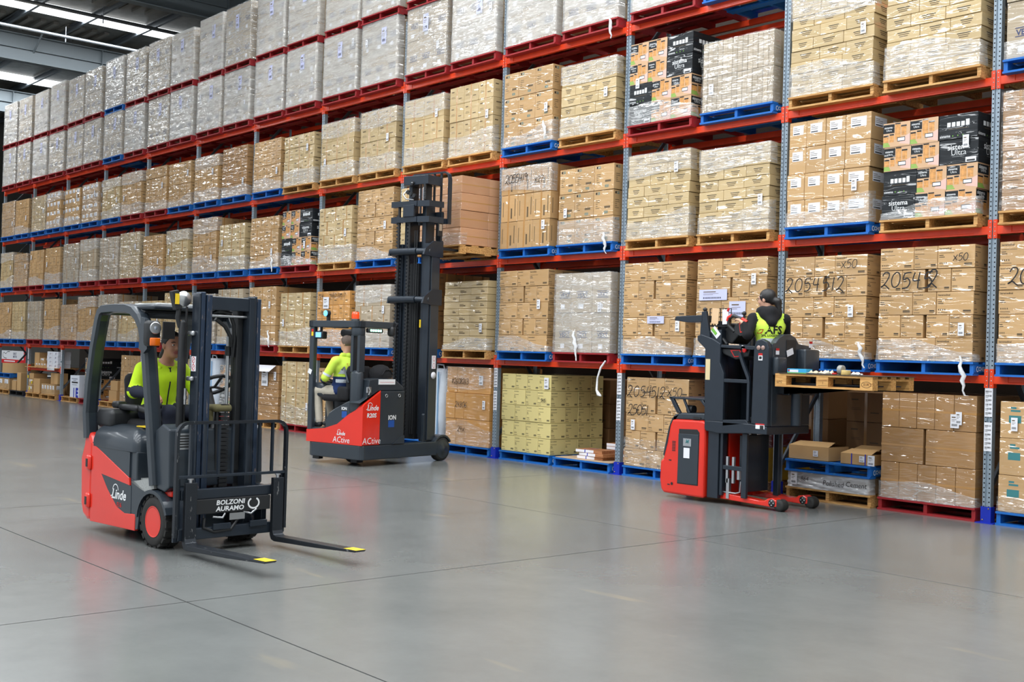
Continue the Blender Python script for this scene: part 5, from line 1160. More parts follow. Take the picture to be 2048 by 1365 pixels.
    for y in (-.22, .12):
        MB(M_['fork_steel']).prism([(.78, 1.30), (.86, 1.30), (.86, 1.43), (2.02, 1.43), (2.02, 1.415), (1.2, 1.39), (.78, 1.385)], y, y + .12, 'y').build('fork', t, bevel=.004)
build_picker(OP)
# ------------------------------------------------------------------ floor level
def carton(sty, x, y, z, w, d, h, label, rz=0.0, name='carton', cat='carton', face='fs', group=None):
    o = link(name, carton_mesh(sty, w, d, h, face), None, (x, y, z), (0, 0, rz)); return tag(o, label, cat, group)
put(-1, 'L', 0, 'teal', 'blue', 1.16, 'belt', 'film_light')
o = put(0, 'R', 0, 'big', 'red', 1.20, 'low', 'film_mid'); label_sheet(o, .28, .84, .10, .15)
# low wrapped block with a pallet of opened cartons on it
pallet('wood', -1.93, -.06, 0, 'bare pine pallet under the low Polished Cement load', True, group=None)
o = load('grey2', -1.93, -.045, .146, .185, 'low grey-wrapped block marked Polished Cement under a blue pallet', 5, 'full', 'film_dense', group=None, w=1.08)
print_word(o, '864', -.36, .085, .075, y=-.025); print_word(o, 'Polished', -.05, .06, .085, y=-.025); print_word(o, 'Cement', .26, .075, .085, y=-.025); label_sheet(o, -.50, .03, .09, .15, y=-.025)
pallet('blue', -1.93, -.08, .335, 'blue pallet carrying three opened cartons on the low wrapped block', True, group=None)
def open_box(x, y, w, d, h, label, rz=0.0, straps=False):
    t = thing('opened_carton', label, 'carton', (x, y, .4795), rz)
    b = MB(M_['kraft']); g = .006
    b.box((0, 0, 0), (w, d, .006)); b.box((0, 0, 0), (w, g, h)); b.box((0, d - g, 0), (w, d, h)); b.box((0, g, 0), (g, d - g, h)); b.box((w - g, g, 0), (w, d - g, h)); b.build('body', t)
    b = MB(M_['kraft']); b.add([(0, 0, h), (w, 0, h), (w * .92, d * .48, h + .05), (.02, d * .48, h + .045)], [(0, 1, 2, 3)]); b.add([(0, 0, h - .004), (.02, d * .48, h + .041), (w * .92, d * .48, h + .046), (w, 0, h - .004)], [(0, 1, 2, 3)]); b.build('flap', t)
    b = MB(M_['kraft']); b.add([(0, d, h), (w, d, h), (w, d * .55, h + .03), (0, d * .55, h + .03)], [(0, 1, 2, 3)]); b.build('flap', t)
    b = MB(M_['black_plastic'])
    for k in range(5): b.cbox((w * .2 + k * w * .14, d * .5, h - .03), (.05, d * .5, .05), 0, (0, .4, .1 * k))
    b.build('packed_contents', t)
    if straps:
        for q in (.35, .8): MB(M_['guard_blue']).box((w * q, -.003, .001), (w * q + .012, -.0005, h + .002)).build('strap', t)
    label_sheet(t, w * .62, h * .3, .07, .07, y=-.004)
    return t
open_box(-2.5, -.02, .56, .42, .17, 'opened carton with lifted lid, leftmost on the low blue pallet'); open_box(-1.92, .44, .35, .4, .14, 'shallow carton at the back of the low blue pallet', .05)
o = open_box(-1.76, -.04, .40, .42, .13, 'strapped carton with blue bands beside the large brown cartons', 0, True); label_sheet(o, .36, .004, .09, .12, y=-.008)
# behind the order picker
pallet('wood', -3.42, .0, 0, 'bare pine pallet under the mustard cartons behind the order picker', True, group=None)
o = thing('carton_load', 'mustard yellow cartons standing behind the order picker', 'carton load', (-3.42, .02, .146))
for k in range(4): link('carton', carton_mesh('mustard', .272, .5, .42), o, (-.545 + k * .2725, 0, 0))
for k in range(4): link('carton', carton_mesh('mustard', .272, .5, .42), o, (-.545 + k * .2725, .5, 0))
o = thing('carton_load', 'dark red cartons in film on top of the mustard cartons', 'carton load', (-3.42, .02, .568))
for k in range(2): link('carton', carton_mesh('darkred', .52, 1.0, .22), o, (-.53 + k * .53, 0, 0))
wrap(o, 'full', 'film_mid', 1.06, 1.0, .22).location = (0, .5, 0)
o = put(1, 'L', 0, 'bare', 'blue', 1.24, 'skirt', 'film_light'); scrawl(o, '2054', -.52, .97, .15, adv=.8); scrawl(o, '512', -.08, .97, .15, adv=.7); scrawl(o, 'x50', .22, 1.0, .12); scrawl(o, '25051', -.5, .72, .14, adv=.6)
o = put(2, 'L', 0, 'cream4', 'blue', 1.21, None, lab=False, dx=.03); label_sheet(o, .42, 1.0, .10, .17); scrawl(o, '545', .36, .8, .05)
# pallet with loose boards
pallet('blue', -6.09, -.06, 0, 'blue pallet with a plywood sheet and loose kraft bundles', True, group=None)
tag(MB(wood('ply', srgb(206, 180, 150), srgb(180, 150, 118))).box((-6.62, -.05, .1455), (-5.5, 1.06, .156)).build('plywood_sheet'), 'thin plywood sheet on the blue pallet in front of dark bay', 'board')
_fm = MB(wood('flat_pack', srgb(190, 130, 86), srgb(150, 96, 58)), M_['paper'], M_['guard_blue']); _fm.box((0, 0, 0), (.50, .32, .045)); _fm.box((-.0015, -.0015, .003), (.0, .32, .042), 1); _fm.box((0, -.0015, .003), (.34, 0, .042), 1); _fm.box((.17, -.003, .001), (.185, .322, .0455), 2); _fm = _fm.mesh('flat_pack_bundle')
for k, (x, y, z, a) in enumerate(((-6.26, .05, .157, .05), (-6.23, .06, .2035, -.03), (-6.28, .04, .250, .08), (-6.02, .42, .157, .0), (-6.01, .42, .2035, .04), (-6.03, .43, .250, -.05), (-6.02, .42, .2965, .02), (-6.02, .42, .343, .06))):
    tag(link('flat_pack_bundle', _fm, None, (x, y, z), (0, 0, a)), ('strapped kraft bundle with white face, %s in the front pile on plywood' % ['bottom', 'middle', 'top'][k]) if k < 3 else 'strapped kraft bundle in the rear pile on plywood, %s up' % ORD[k - 3], 'flat pack', 'flat pack bundles on the plywood')
o = put(3, 'R', 0, 'orange3', 'blue', 1.28, 'both', 'film_light'); scrawl(o, '#2608263', -.40, 1.0, .09, adv=.62); scrawl(o, '24806', -.30, .62, .09, adv=.7); scrawl(o, '24x', -.22, .22, .09); label_sheet(o, .30, 1.0, .10, .15)
# white bulk bag
def bulk_bag(x, y, label, w=1.0, h=1.2):
    rows = []
    for z, s in ((0, .94), (.05, 1.0), (.4, 1.05), (.8, 1.04), (h - .05, .98), (h, .9)):
        q = w / 2 * s; row = []
        for i in range(32):
            a = 2 * PI * i / 32; r = q / max(abs(math.cos(a)), abs(math.sin(a))) ** .8; r *= 1 + .012 * math.sin(a * 9 + z * 5); row.append((r * math.cos(a), r * math.sin(a), z))
        rows.append(row)
    t = thing('bulk_bag', label, 'bulk bag', (x, y, .1455)); b = MB(M_['cloth_white']); b.loft(rows); b.build('bag_body', t)
    for xx in (-w * .36, w * .36): MB(plain('bag_seam_blue', srgb(150, 190, 226), .7)).box((xx - .01, -w / 2 * 1.04, .05), (xx + .01, -w / 2 * 1.0 + .0, h - .06)).build('seam_stripe', t)
    for sx in (-1, 1): MB(M_['cloth_white']).tube([(sx * w * .4, -w * .4, h - .06), (sx * w * .38, -w * .42, h + .06), (sx * w * .22, -w * .42, h + .07), (sx * w * .2, -w * .4, h - .04)], .015, 6).build('lifting_loop', t)
pallet('blue', slot_x(3, 'L'), -.02, 0, 'blue pallet under the white bulk bag beside the reach truck', True, group=None); bulk_bag(slot_x(3, 'L') + .1, .56, 'white woven bulk bag beside the reach truck mast', 1.06, 1.24)
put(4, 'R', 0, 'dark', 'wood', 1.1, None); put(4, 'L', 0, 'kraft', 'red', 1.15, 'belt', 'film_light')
put(5, 'R', 0, 'kraftp', 'red', 1.25, 'skirt', 'film_light')
o = put(5, 'L', 0, 'brown5', 'wood', 1.15, None, lab=False); label_sheet(o, -.1, .72, .26, .36); label_sheet(o, .4, .85, .09, .17)
b = MB(M_['paper']); b.add([(-.5, -.02, 1.15), (.5, -.02, 1.15), (.46, -.16, 1.02), (-.5, -.16, 1.02)], [(0, 1, 2, 3)]); b.add([(-.5, -.024, 1.15), (-.5, -.164, 1.02), (.46, -.164, 1.02), (.5, -.024, 1.15)], [(0, 1, 2, 3)])
b.build('open_flap', o)
pallet('blue', slot_x(6, 'L'), -.02, 0, 'blue pallet under the white bulk bag behind the forklift', False, group=None); bulk_bag(slot_x(6, 'L') - .05, .56, 'white woven bulk bag seen between the forklift mast rails', 1.1, 1.24)
put(6, 'R', 0, 'siste', 'red', 1.1, 'full', 'film_mid')
put(7, 'R', 0, 'kraftp', 'blue', 1.2, 'belt', 'film_light'); put(7, 'L', 0, 'kraft', 'wood', 1.1, None)
put(8, 'R', 0, 'kraft', 'wood', 1.22, 'belt', 'film_light')
pallet('wood', slot_x(8, 'L') + .0, -.02, 0, 'bare pine pallet with two small cartons before black printed cartons', False, group=None)
carton('plain', -23.8, .1, .146, .5, .4, .28, 'lower of two kraft cartons behind the forklift guard'); carton('plain', -23.76, .12, .426, .46, .4, .26, 'upper of two kraft cartons behind the forklift guard')
o = load('siste', slot_x(8, 'L'), 1.3, .02, 1.1, 'black and tan printed cartons deep in the bay behind the forklift pillar', 9, group=None)
# bay nine: tall white carton, printed column, big kraft boxes
pallet('wood', slot_x(9, 'L') - .0, -.02, 0, 'bare pine pallet under the tall white carton', False, group=None)
t = thing('tall_carton', 'tall white carton with blue letter on bare pine pallet', 'carton', (-26.26, -.0, .146))
b = MB(plain('white_board', srgb(232, 236, 246), .6), M_['barcode'], M_['guard_blue'], M_['ink_navy']); b.box((0, 0, 0), (.66, .5, .60)); F = front(0, -.002, 0)
b.rect(.12, .39, .56, .43, F, 1); b.rect(.10, .50, .54, .515, F, 3); b.rect(.22, .46, .44, .472, F, 3); b.rect(.14, .34, .50, .35, F, 3); b.rect(.26, .0, .32, .26, F, 2); b.text('E', .34, front(.42, -.002, .015), 2, 0.06); b.build('carton_body', t)
carton('plain', -26.5, .62, .146, .9, .5, .62, 'wide kraft box behind the tall white carton'); carton('plain', -26.45, .62, .768, .9, .5, .36, 'flat kraft box on the wide kraft box behind the white carton')
pallet('red', slot_x(9, 'R') + .0, -.02, 0, 'red pallet under the slim printed carton column near the far end', False, group=None); load('siste', -24.86, .0, .1455, 1.1, 'slim column of black and tan cartons beside the tall white carton', 91, 'full', 'film_light', w=.70, group=None)
# bay ten: half-height shelf
for side, y, rz in (('front', 0, 0), ('rear', .91, PI)):
    o = thing('rack_beam', 'orange %s half-height shelf beam near the far end' % side, 'rack beam', (-P * 10.5, y, .76), rz, 'orange rack beams')
    link('beam_body', bpy.data.meshes['beam_body'], o); link('connector', bpy.data.meshes['connector'], o, (-(P - .09) / 2, 0, 0)); link('connector', bpy.data.meshes['connector.001'], o, ((P - .09) / 2, 0, 0))
tag(MB(M_['p_wood']).box((-29.6, -.12, .891), (-27.1, .9, .909)).build('shelf_board'), 'pine board laid on the half-height shelf beams', 'board')
wb = MB(plain('white_board2', srgb(226, 228, 236), .6), M_['ink_navy'], M_['sticker_red']); wb.box((0, 0, 0), (.42, .36, .115)); F = front(0, -.002, 0); wb.text('jilk', .06, front(.20, -.002, .04), 1, .01, .2); wb.rect(.33, .05, .35, .07, F, 2); wb = wb.mesh('white_box')
n = 0
for r_ in range(4):
    for c_ in range(2):
        tag(link('white_box', wb, None, (-27.95 + c_ * .43 + (.02 if r_ % 2 else 0), -.06, .91 + r_ * .1165)), 'white printed box on the half shelf, tier %s, %s of two' % (ORD[r_], ['left', 'right'][c_]), 'carton', 'white boxes on the half shelf'); n += 1
for k in range(4): carton('lab', -28.9 + k * .22, -.06, .91, .2, .3, .12, 'small labelled carton at the shelf front, %s from the left' % ORD[k], group='small cartons on the half shelf')
carton('lab', -28.55, -.05, 1.032, .36, .3, .15, 'labelled carton atop the small cartons on the half shelf'); carton('plain', -29.3, .05, .91, .4, .5, .42, 'kraft carton at the far end of the half shelf')
tag(MB(M_['film_white']).rbox((-27.7, -.14, .84), (-27.15, -.125, .92), .02).build('film_scrap'), 'crumpled clear film hanging over the half shelf edge', 'film')
pallet('wood', -27.72, -.1, 0, 'bare pine pallet under the row of labelled cartons', False, group=None); pallet('wood', -28.98, -.1, 0, 'bare pine pallet under the open kraft carton', False, group=None)
for k in range(5): carton('lab', -28.28 + k * .21, -.08, .146, .205, .3, .30, 'labelled carton in the row of five, %s from the left' % ORD[k], group='labelled cartons in a row')
for k in range(2): carton('plain', -27.72 + k * .27, -.02, .447, .265, .3, .32, 'tall plain carton on the labelled row, %s' % ['left one', 'right one'][k])
carton('plain', -29.0, -.06, .146, .52, .5, .42, 'open-topped kraft carton near the far end'); carton('lab', -29.5, -.06, .146, .42, .4, .2, 'kraft carton with yellow tags, lower'); carton('lab', -29.46, -.05, .347, .40, .4, .2, 'kraft carton with yellow tags, middle'); carton('plain', -29.44, -.04, .548, .38, .4, .16, 'kraft carton with yellow tags, upper')
for k, (x, z) in enumerate(((-29.36, .22), (-29.2, .40), (-29.52, .56))): tag(MB(M_['yellow']).box((x, -.064, z), (x + .10, -.061, z + .09)).build('yellow_tag'), 'yellow paper tag on kraft cartons, %s' % ['lowest', 'middle', 'highest'][k], 'tag', 'yellow tags')
for k in range(2):
    o = MB(M_['black_rubber']); o.lathe([(.09, -.07), (.16, -.09), (.185, -.05), (.185, .05), (.16, .09), (.09, .07)], 28, 0, 'x'); o = o.build('tyre', None, (-28.2 + k * .28, .60, .694)); tag(o, 'black tyre under the half shelf, %s' % ['left', 'right'][k], 'tyre')
carton('plain', -28.6, .45, .146, .9, .36, .36, 'kraft box behind the tyres, under the half shelf')
# far end bay
pallet('wood', -31.66, -.1, 0, 'bare pine pallet at the far end of the racking', False, group=None); pallet('black', -30.42, -.1, 0, 'black plastic pallet at the far end of the racking', False, group=None)
for k in range(2): carton('lab', -32.2 + k * .56, -.08, .146, .55, .6, .36, 'kraft carton with white label at far end, %s' % ['left', 'right'][k])
pallet('blue', -31.62, -.1, .507, 'blue pallet stacked on kraft cartons at the far end', False, group=None)
rows = [[(.58 * math.cos(a), .58 * math.sin(a), z) for a in [2 * PI * i / 28 for i in range(28)]] for z in (0, .30)]
tag(MB(M_['kraft']).loft(rows).build('round_carton', None, (-31.62, .48, .652)), 'large round kraft drum on the stacked blue pallet', 'drum')
carton('plain', -30.9, -.06, .146, .38, .4, .3, 'crumpled kraft carton on the black pallet, left'); carton('plain', -30.45, -.06, .146, .34, .4, .55, 'upright kraft carton on the black pallet, right')
# showroom sign
t = thing('sign_board', 'white and red advertising board with a bull outline', 'sign', (-35.35, 1.0, .90))
b = MB(plain('sign_white', srgb(232, 232, 236), .5), M_['sign_red'], M_['barcode'], M_['ink_navy'], M_['white_ink']); b.box((0, 0, 0), (2.3, .05, .42)); F = front(0, -.002, 0)
b.rect(0, 0, 2.3, .13, F, 1); b.ribbon(smooth_pts([(.55, .16), (.3, .18), (.15, .26), (.25, .36), (.45, .31), (.6, .38), (.85, .39)]), .02, F, 2); b.text('DIRECT', .1, front(1.2, -.002, .29), 3, .02); b.text('MOTOR', .1, front(1.2, -.002, .19), 3, .02); b.rect(.3, .05, 1.4, .09, front(0, -.003, 0), 4); b.build('panel', t)
for x in (.1, 2.1): MB(M_['brace']).box((x, .05, -.90), (x + .05, .10, .42)).build('sign_post', t)
tag(MB(M_['sign_red']).box((-33.0, .96, 0), (-32.6, 1.04, 1.5)).build('red_panel'), 'upright red panel behind the end upright', 'panel')
# ------------------------------------------------------------------ people: one continuous surface grown from tapered limbs
def V3(*a): return np.array(a, dtype=float)
class Body:
    def __init__(s, res=.0075): s.p = []; s.res = res
    def cap(s, a, b, ra, rb, tag, k=.03): s.p.append(('c', V3(*a), V3(*b), ra, rb, tag, k)); return s
    def ell(s, c, r, tag, k=.03, R=None): s.p.append(('e', V3(*c), V3(*r), R, None, tag, k)); return s
    def grid(s):
        lo = np.full(3, 1e9); hi = -lo
        for q in s.p:
            if q[0] == 'c': m = max(q[3], q[4]); lo = np.minimum(lo, np.minimum(q[1], q[2]) - m); hi = np.maximum(hi, np.maximum(q[1], q[2]) + m)
            else: m = q[2].max(); lo = np.minimum(lo, q[1] - m); hi = np.maximum(hi, q[1] + m)
        lo -= .03; hi += .03; n = np.ceil((hi - lo) / s.res).astype(int) + 1
        D = np.full(n, .08); B = np.full(n, .08); T = np.zeros(n, np.int8)
        for q in s.p:
            k = q[6]; m = .06
            if q[0] == 'c': rr = max(q[3], q[4]) + m; l = np.minimum(q[1], q[2]) - rr; h = np.maximum(q[1], q[2]) + rr
            else: rr = q[2].max() + m; l = q[1] - rr; h = q[1] + rr
            i0 = np.clip(((l - lo) / s.res).astype(int), 0, n); i1 = np.clip(np.ceil((h - lo) / s.res).astype(int) + 1, 0, n)
            ax = [lo[d] + s.res * np.arange(i0[d], i1[d]) for d in range(3)]
            P_ = np.stack(np.meshgrid(*ax, indexing='ij'), -1)
            if q[0] == 'c':
                ab = q[2] - q[1]; t = np.clip(((P_ - q[1]) @ ab) / max(ab @ ab, 1e-9), 0, 1); d = np.linalg.norm(P_ - q[1] - t[..., None] * ab, axis=-1) - (q[3] + (q[4] - q[3]) * t)
            else:
                x = P_ - q[1]
                if q[3] is not None: x = x @ q[3]
                r = q[2]; k0 = np.linalg.norm(x / r, axis=-1); k1 = np.linalg.norm(x / (r * r), axis=-1); d = np.where(k1 > 1e-9, k0 * (k0 - 1) / np.maximum(k1, 1e-9), -r.min())
            sl = tuple(slice(i0[e], i1[e]) for e in range(3)); Dd = D[sl]
            h_ = np.clip(.5 + .5 * (Dd - d) / k, 0, 1); D[sl] = Dd * (1 - h_) + d * h_ - k * h_ * (1 - h_)
            bt = d < B[sl]; B[sl] = np.where(bt, d, B[sl]); T[sl] = np.where(bt, q[5], T[sl])
        s.lo, s.D, s.T = lo, D, T; return s
    def at(s, p):
        f = (np.array(p) - s.lo) / s.res; i = np.clip(np.floor(f).astype(int), 0, np.array(s.D.shape) - 2); w = np.clip(f - i, 0, 1); v = 0
        for a in (0, 1):
            for b in (0, 1):
                for c in (0, 1): v += s.D[i[0] + a, i[1] + b, i[2] + c] * (w[0] if a else 1 - w[0]) * (w[1] if b else 1 - w[1]) * (w[2] if c else 1 - w[2])
        return v
    def mesh(s, name, mats, cut=None):
        D = s.D
        if cut is not None:
            ax = [s.lo[d] + s.res * np.arange(D.shape[d]) for d in range(3)]; D = np.maximum(D, cut(*np.meshgrid(*ax, indexing='ij')))
        I = D < 0; n = D.shape
        c = np.zeros(tuple(q - 1 for q in n), int)
        for a in (0, 1):
            for b in (0, 1):
                for e in (0, 1): c += I[a:n[0] - 1 + a, b:n[1] - 1 + b, e:n[2] - 1 + e]
        act = (c > 0) & (c < 8); idx = -np.ones(act.shape, int); cells = np.argwhere(act); idx[act] = np.arange(len(cells))
        S_ = np.zeros((len(cells), 3)); N = np.zeros(len(cells)); cs = [(a, b, e) for a in (0, 1) for b in (0, 1) for e in (0, 1)]
        for p in cs:
            for d in range(3):
                if p[d]: continue
                q = list(p); q[d] = 1
                da = D[cells[:, 0] + p[0], cells[:, 1] + p[1], cells[:, 2] + p[2]]; db = D[cells[:, 0] + q[0], cells[:, 1] + q[1], cells[:, 2] + q[2]]
                m = (da < 0) != (db < 0); t = np.where(m, da / np.where(m, da - db, 1), 0); pos = np.array(p, float)[None, :].repeat(len(cells), 0); pos[:, d] += t
                S_[m] += pos[m]; N[m] += 1
        vs = (cells + S_ / N[:, None]) * s.res + s.lo
        faces = []
        for d in range(3):
            a = [slice(None)] * 3; b = [slice(None)] * 3; a[d] = slice(0, n[d] - 1); b[d] = slice(1, n[d])
            A_, B_ = I[tuple(a)], I[tuple(b)]; e = np.argwhere(A_ != B_); d1, d2 = (d + 1) % 3, (d + 2) % 3
            ok = (e[:, d1] > 0) & (e[:, d2] > 0) & (e[:, d1] < n[d1] - 1) & (e[:, d2] < n[d2] - 1); e = e[ok]
            def nb(o1, o2): q = e.copy(); q[:, d1] -= o1; q[:, d2] -= o2; return idx[q[:, 0], q[:, 1], q[:, 2]]
            Q = np.stack([nb(1, 1), nb(0, 1), nb(0, 0), nb(1, 0)], 1); fl = ~A_[e[:, 0], e[:, 1], e[:, 2]]; Q[fl] = Q[fl][:, ::-1]; faces.append(Q)
        F = np.concatenate(faces); F = F[(F >= 0).all(1)]
        for _ in range(2):                               # light smoothing
            acc = np.zeros_like(vs); cnt = np.zeros(len(vs))
            for k in range(4): np.add.at(acc, F[:, k], vs[F[:, (k + 1) % 4]]); np.add.at(acc, F[:, k], vs[F[:, k - 1]]); np.add.at(cnt, F[:, k], 2)
            vs = vs * .5 + .5 * acc / np.maximum(cnt, 1)[:, None]
        cen = vs[F].mean(1); g = np.clip(np.round((cen - s.lo) / s.res).astype(int), 0, np.array(n) - 1); mi = s.T[g[:, 0], g[:, 1], g[:, 2]]
        me = bpy.data.meshes.new(name); me.from_pydata(vs.tolist(), [], F.tolist())
        for m in mats: me.materials.append(m)
        me.polygons.foreach_set('material_index', mi.astype(np.int32)); me.polygons.foreach_set('use_smooth', np.ones(len(F), bool)); me.update(); return me
def hand(B, wrist, fwd, palm, side, tag, curl=1.0, s=.95):
    """palm plus four curled fingers and a thumb leaving the side of the palm"""
    w = V3(*wrist); f = V3(*fwd); f /= np.linalg.norm(f); n = V3(*palm); n -= f * (n @ f); n /= np.linalg.norm(n); l = np.cross(n, f) * side
    B.cap(w, w + f * .03 * s, .024 * s, .026 * s, tag, .015)
    for q in (-1, 0, 1): B.cap(w + f * .02 * s + l * .018 * q * s, w + f * .085 * s + l * .024 * q * s, .015 * s, .013 * s, tag, .014)
    for q, L in ((-1.5, .070), (-.5, .084), (.5, .078), (1.5, .062)):
        p = w + f * .088 * s + l * .0195 * q * s; a = 0.25
        for k, sl in enumerate((.45, .32, .23)):
            a += (.55 if k else .35) * curl; d = f * math.cos(a) + n * math.sin(a); e = p + d * L * sl * s; B.cap(p, e, .0095 * s - .001 * k, .0088 * s - .001 * k, tag, .004); p = e
    p = w + f * .03 * s - l * .026 * s * 1.0; a = p + (f * .5 - l * .62 + n * .35) * .034 * s; b = a + (f * .75 - l * .05 + n * .6) * .034 * s; B.cap(p, a, .013 * s, .0115 * s, tag, .008); B.cap(a, b, .011 * s, .009 * s, tag, .004)
def head(B, C, f, skin, lip, neck, s=1.0):
    C = V3(*C); f = V3(*f); f /= np.linalg.norm(f); u = V3(0, 0, 1); l = np.cross(u, f); R = np.stack([f, l, u], 1)
    def q(a, b, c): return C + (f * a + l * b + u * c) * s
    B.ell(q(-.008, 0, .028), np.array((.094, .075, .085)) * s, skin, .02, R); B.ell(q(.022, 0, -.03), np.array((.068, .060, .080)) * s, skin, .03, R); B.ell(q(.052, 0, -.088), np.array((.026, .028, .022)) * s, skin, .03, R)
    for e in (-1, 1):
        B.ell(q(.058, e * .034, -.028), np.array((.026, .024, .026)) * s, skin, .02, R); B.ell(q(-.008, e * .077, -.008), np.array((.022, .011, .032)) * s, skin, .006, R); B.ell(q(.072, e * .028, .020), np.array((.018, .026, .009)) * s, skin, .012, R)
    B.cap(q(.084, 0, .008), q(.105, 0, -.026), .009 * s, .0125 * s, skin, .012)
    for e in (-1, 1): B.ell(q(.092, e * .012, -.031), np.array((.010, .009, .008)) * s, skin, .006, R)
    B.ell(q(.083, 0, -.055), np.array((.011, .024, .0055)) * s, lip, .005, R); B.ell(q(.082, 0, -.065), np.array((.011, .020, .006)) * s, lip, .005, R)
    B.cap(q(-.02, 0, -.05), neck, .052 * s, .055 * s, skin, .03)
    return C, f, l, u, R
def face_parts(t, Hd, s=1.0, glasses=False, eyes=True):
    C, f, l, u, R = Hd
    def q(a, b, c): return tuple(C + (f * a + l * b + u * c) * s)
    if eyes:
        for e in (-1, 1):
            b = MB(M_['eye_white'], M_['hair']); Mx = Matrix.Translation(q(.076, e * .031, .003))
            b.lathe([(.001, -.012), (.008, -.009), (.0125, 0), (.008, .009), (.001, .012)], 10, 0, 'z', Mx); b.build('eye', t)
            b = MB(M_['hair']); p = V3(*q(.0865, e * .0315, .003)); b.lathe([(.001, -.006), (.005, -.004), (.006, 0), (.005, .004), (.001, .006)], 8, 0, 'z', Matrix.Translation(tuple(p))); b.build('iris', t)
            b = MB(M_['hair']); b.tube([q(.086, e * .012, .022), q(.091, e * .030, .029), q(.078, e * .052, .023)], [.003, .0042, .002], 6); b.build('eyebrow', t)
    if glasses:
        b = MB(M_['black_plastic'])
        for e in (-1, 1):
            b.tube([q(.098, e * .032 + .024 * math.cos(a), .002 + .016 * math.sin(a)) for a in [2 * PI * i / 12 for i in range(13)]], .0022, 5, caps=False); b.tube([q(.096, e * .056, .006), q(.0, e * .082, .008)], .002, 5)
        b.build('glasses', t)
def decal(B, name, t, mat, text=None, polys=None, o=None, uu=None, vv=None, nn=None, size=.1, bold=.03, sx=1.0, lift=.004, far=.35):
    o, uu, vv, nn = V3(*o), V3(*uu), V3(*vv), V3(*nn)
    if text: vs, fs, w = text_geo(text, bold, 0.0, sx); vs = [((x - w / 2) * size, y * size) for x, y in vs]
    else: vs, fs = polys
    out = []
    for x, y in vs:
        p = o + uu * x + vv * y + nn * far
        for _ in range(40):
            d = B.at(p)
            if d < lift: break
            p = p - nn * max(d - lift * .6, .001)
            if (p - o) @ nn < -.02: break
        out.append(tuple(p))
    b = MB(mat); b.add(out, fs, 0, False); return b.build(name, t)
def strip(x0, x1, y0, y1, n=14, m=3):
    vs = [(x0 + (x1 - x0) * i / n, y0 + (y1 - y0) * j / m) for j in range(m + 1) for i in range(n + 1)]; return vs, [(j * (n + 1) + i, j * (n + 1) + i + 1, (j + 1) * (n + 1) + i + 1, (j + 1) * (n + 1) + i) for j in range(m) for i in range(n)]

def person_driver():
    """woman on the counterbalance truck, facing forward (+x of the truck)"""
    t = thing('person', 'woman in bright yellow hooded jacket seated at the forklift controls', 'person', (-2.9 - .05, -7.44, 0), math.radians(4))
    B = Body(.0075); Y = -.05
    HV, NV, SK, LP, BK = 0, 1, 2, 3, 4
    B.ell((-.86, Y, 1.03), (.14, .17, .11), NV, .05); B.cap((-.85, Y, 1.08), (-.80, Y, 1.36), .135, .145, HV, .06); B.ell((-.80, Y, 1.36), (.125, .19, .13), HV, .06); B.cap((-.80, Y - .14, 1.43), (-.80, Y + .14, 1.43), .062, .062, HV, .05)
    H = head(B, (-.62 - .02, Y, 1.635), (.985, -.02, -.02), SK, LP, (-.745, Y, 1.46))
    B.cap((-.80, Y - .19, 1.42), (-.80, -.31, 1.22), .065, .056, HV, .03); B.cap((-.80, -.31, 1.23), (-.54, -.285, 1.215), .056, .036, NV, .02); hand(B, (-.53, -.284, 1.21), (1, .05, -.25), (0.1, .25, -1), 1, SK, 1.1)
    B.cap((-.80, Y + .19, 1.42), (-.66, Y + .27, 1.20), .065, .055, HV, .03); B.cap((-.66, Y + .27, 1.20), (-.38, Y + .16, 1.27), .055, .036, NV, .02); hand(B, (-.37, Y + .15, 1.275), (1, -.2, .1), (.1, 0, -1), -1, SK, .9)
    for e in (-1, 1):
        B.cap((-.82, Y + e * .09, 1.03), (-.42, Y + e * .13, 1.06), .088, .066, NV, .03); B.cap((-.42, Y + e * .13, 1.06), (-.36, Y + e * .13, .64), .064, .042, NV, .03); B.cap((-.37, Y + e * .13, .585), (-.22, Y + e * .14, .575), .042, .034, BK, .02)
    B.grid()
    link('body', B.mesh('body', [M_['hiviz'], M_['navy_cloth'], M_['skin_a'], M_['lip'], M_['black_plastic']]), t); face_parts(t, H)
    C = H[0]
    h = Body(.007); h.ell(tuple(C + H[1] * -.014 + V3(0, 0, .032)), (.103, .084, .094), 0, .02); h.cap(tuple(C + H[1] * -.09 + V3(0, 0, -.01)), tuple(C + H[1] * -.15 + V3(0, 0, -.10)), .04, .034, 0, .03); h.cap(tuple(C + H[1] * -.15 + V3(0, 0, -.10)), tuple(C + H[1] * -.17 + V3(0, 0, -.30)), .034, .02, 0, .03); h.grid()
    link('hair', h.mesh('hair', [M_['hair']], lambda x, y, z: ((x - C[0]) - .045) * .8 - (z - C[2] - .045) * .62), t)
    k = Body(.008); k.cap((-.84, Y - .10, 1.47), (-.90, Y, 1.46), .045, .05, 0, .04); k.cap((-.90, Y, 1.46), (-.84, Y + .10, 1.47), .05, .045, 0, .04); k.cap((-.84, Y - .10, 1.47), (-.70, Y - .075, 1.43), .042, .022, 0, .03); k.cap((-.84, Y + .10, 1.47), (-.70, Y + .075, 1.43), .042, .022, 0, .03); k.grid(); link('hood', k.mesh('hood', [M_['hiviz']]), t)
    decal(B, 'zip', t, M_['navy_cloth'], polys=strip(-.006, .006, 0, .36, 1, 20), o=(-.70, Y, 1.08), uu=(0, 1, 0), vv=(0, 0, 1), nn=(1, 0, 0), lift=.003)
    MB(M_['navy_cloth']).tube([(-.742, Y - .062, 1.475), (-.700, Y - .045, 1.455), (-.672, Y, 1.425), (-.700, Y + .045, 1.455), (-.742, Y + .062, 1.475)], .013, 7).build('collar_lining', t)
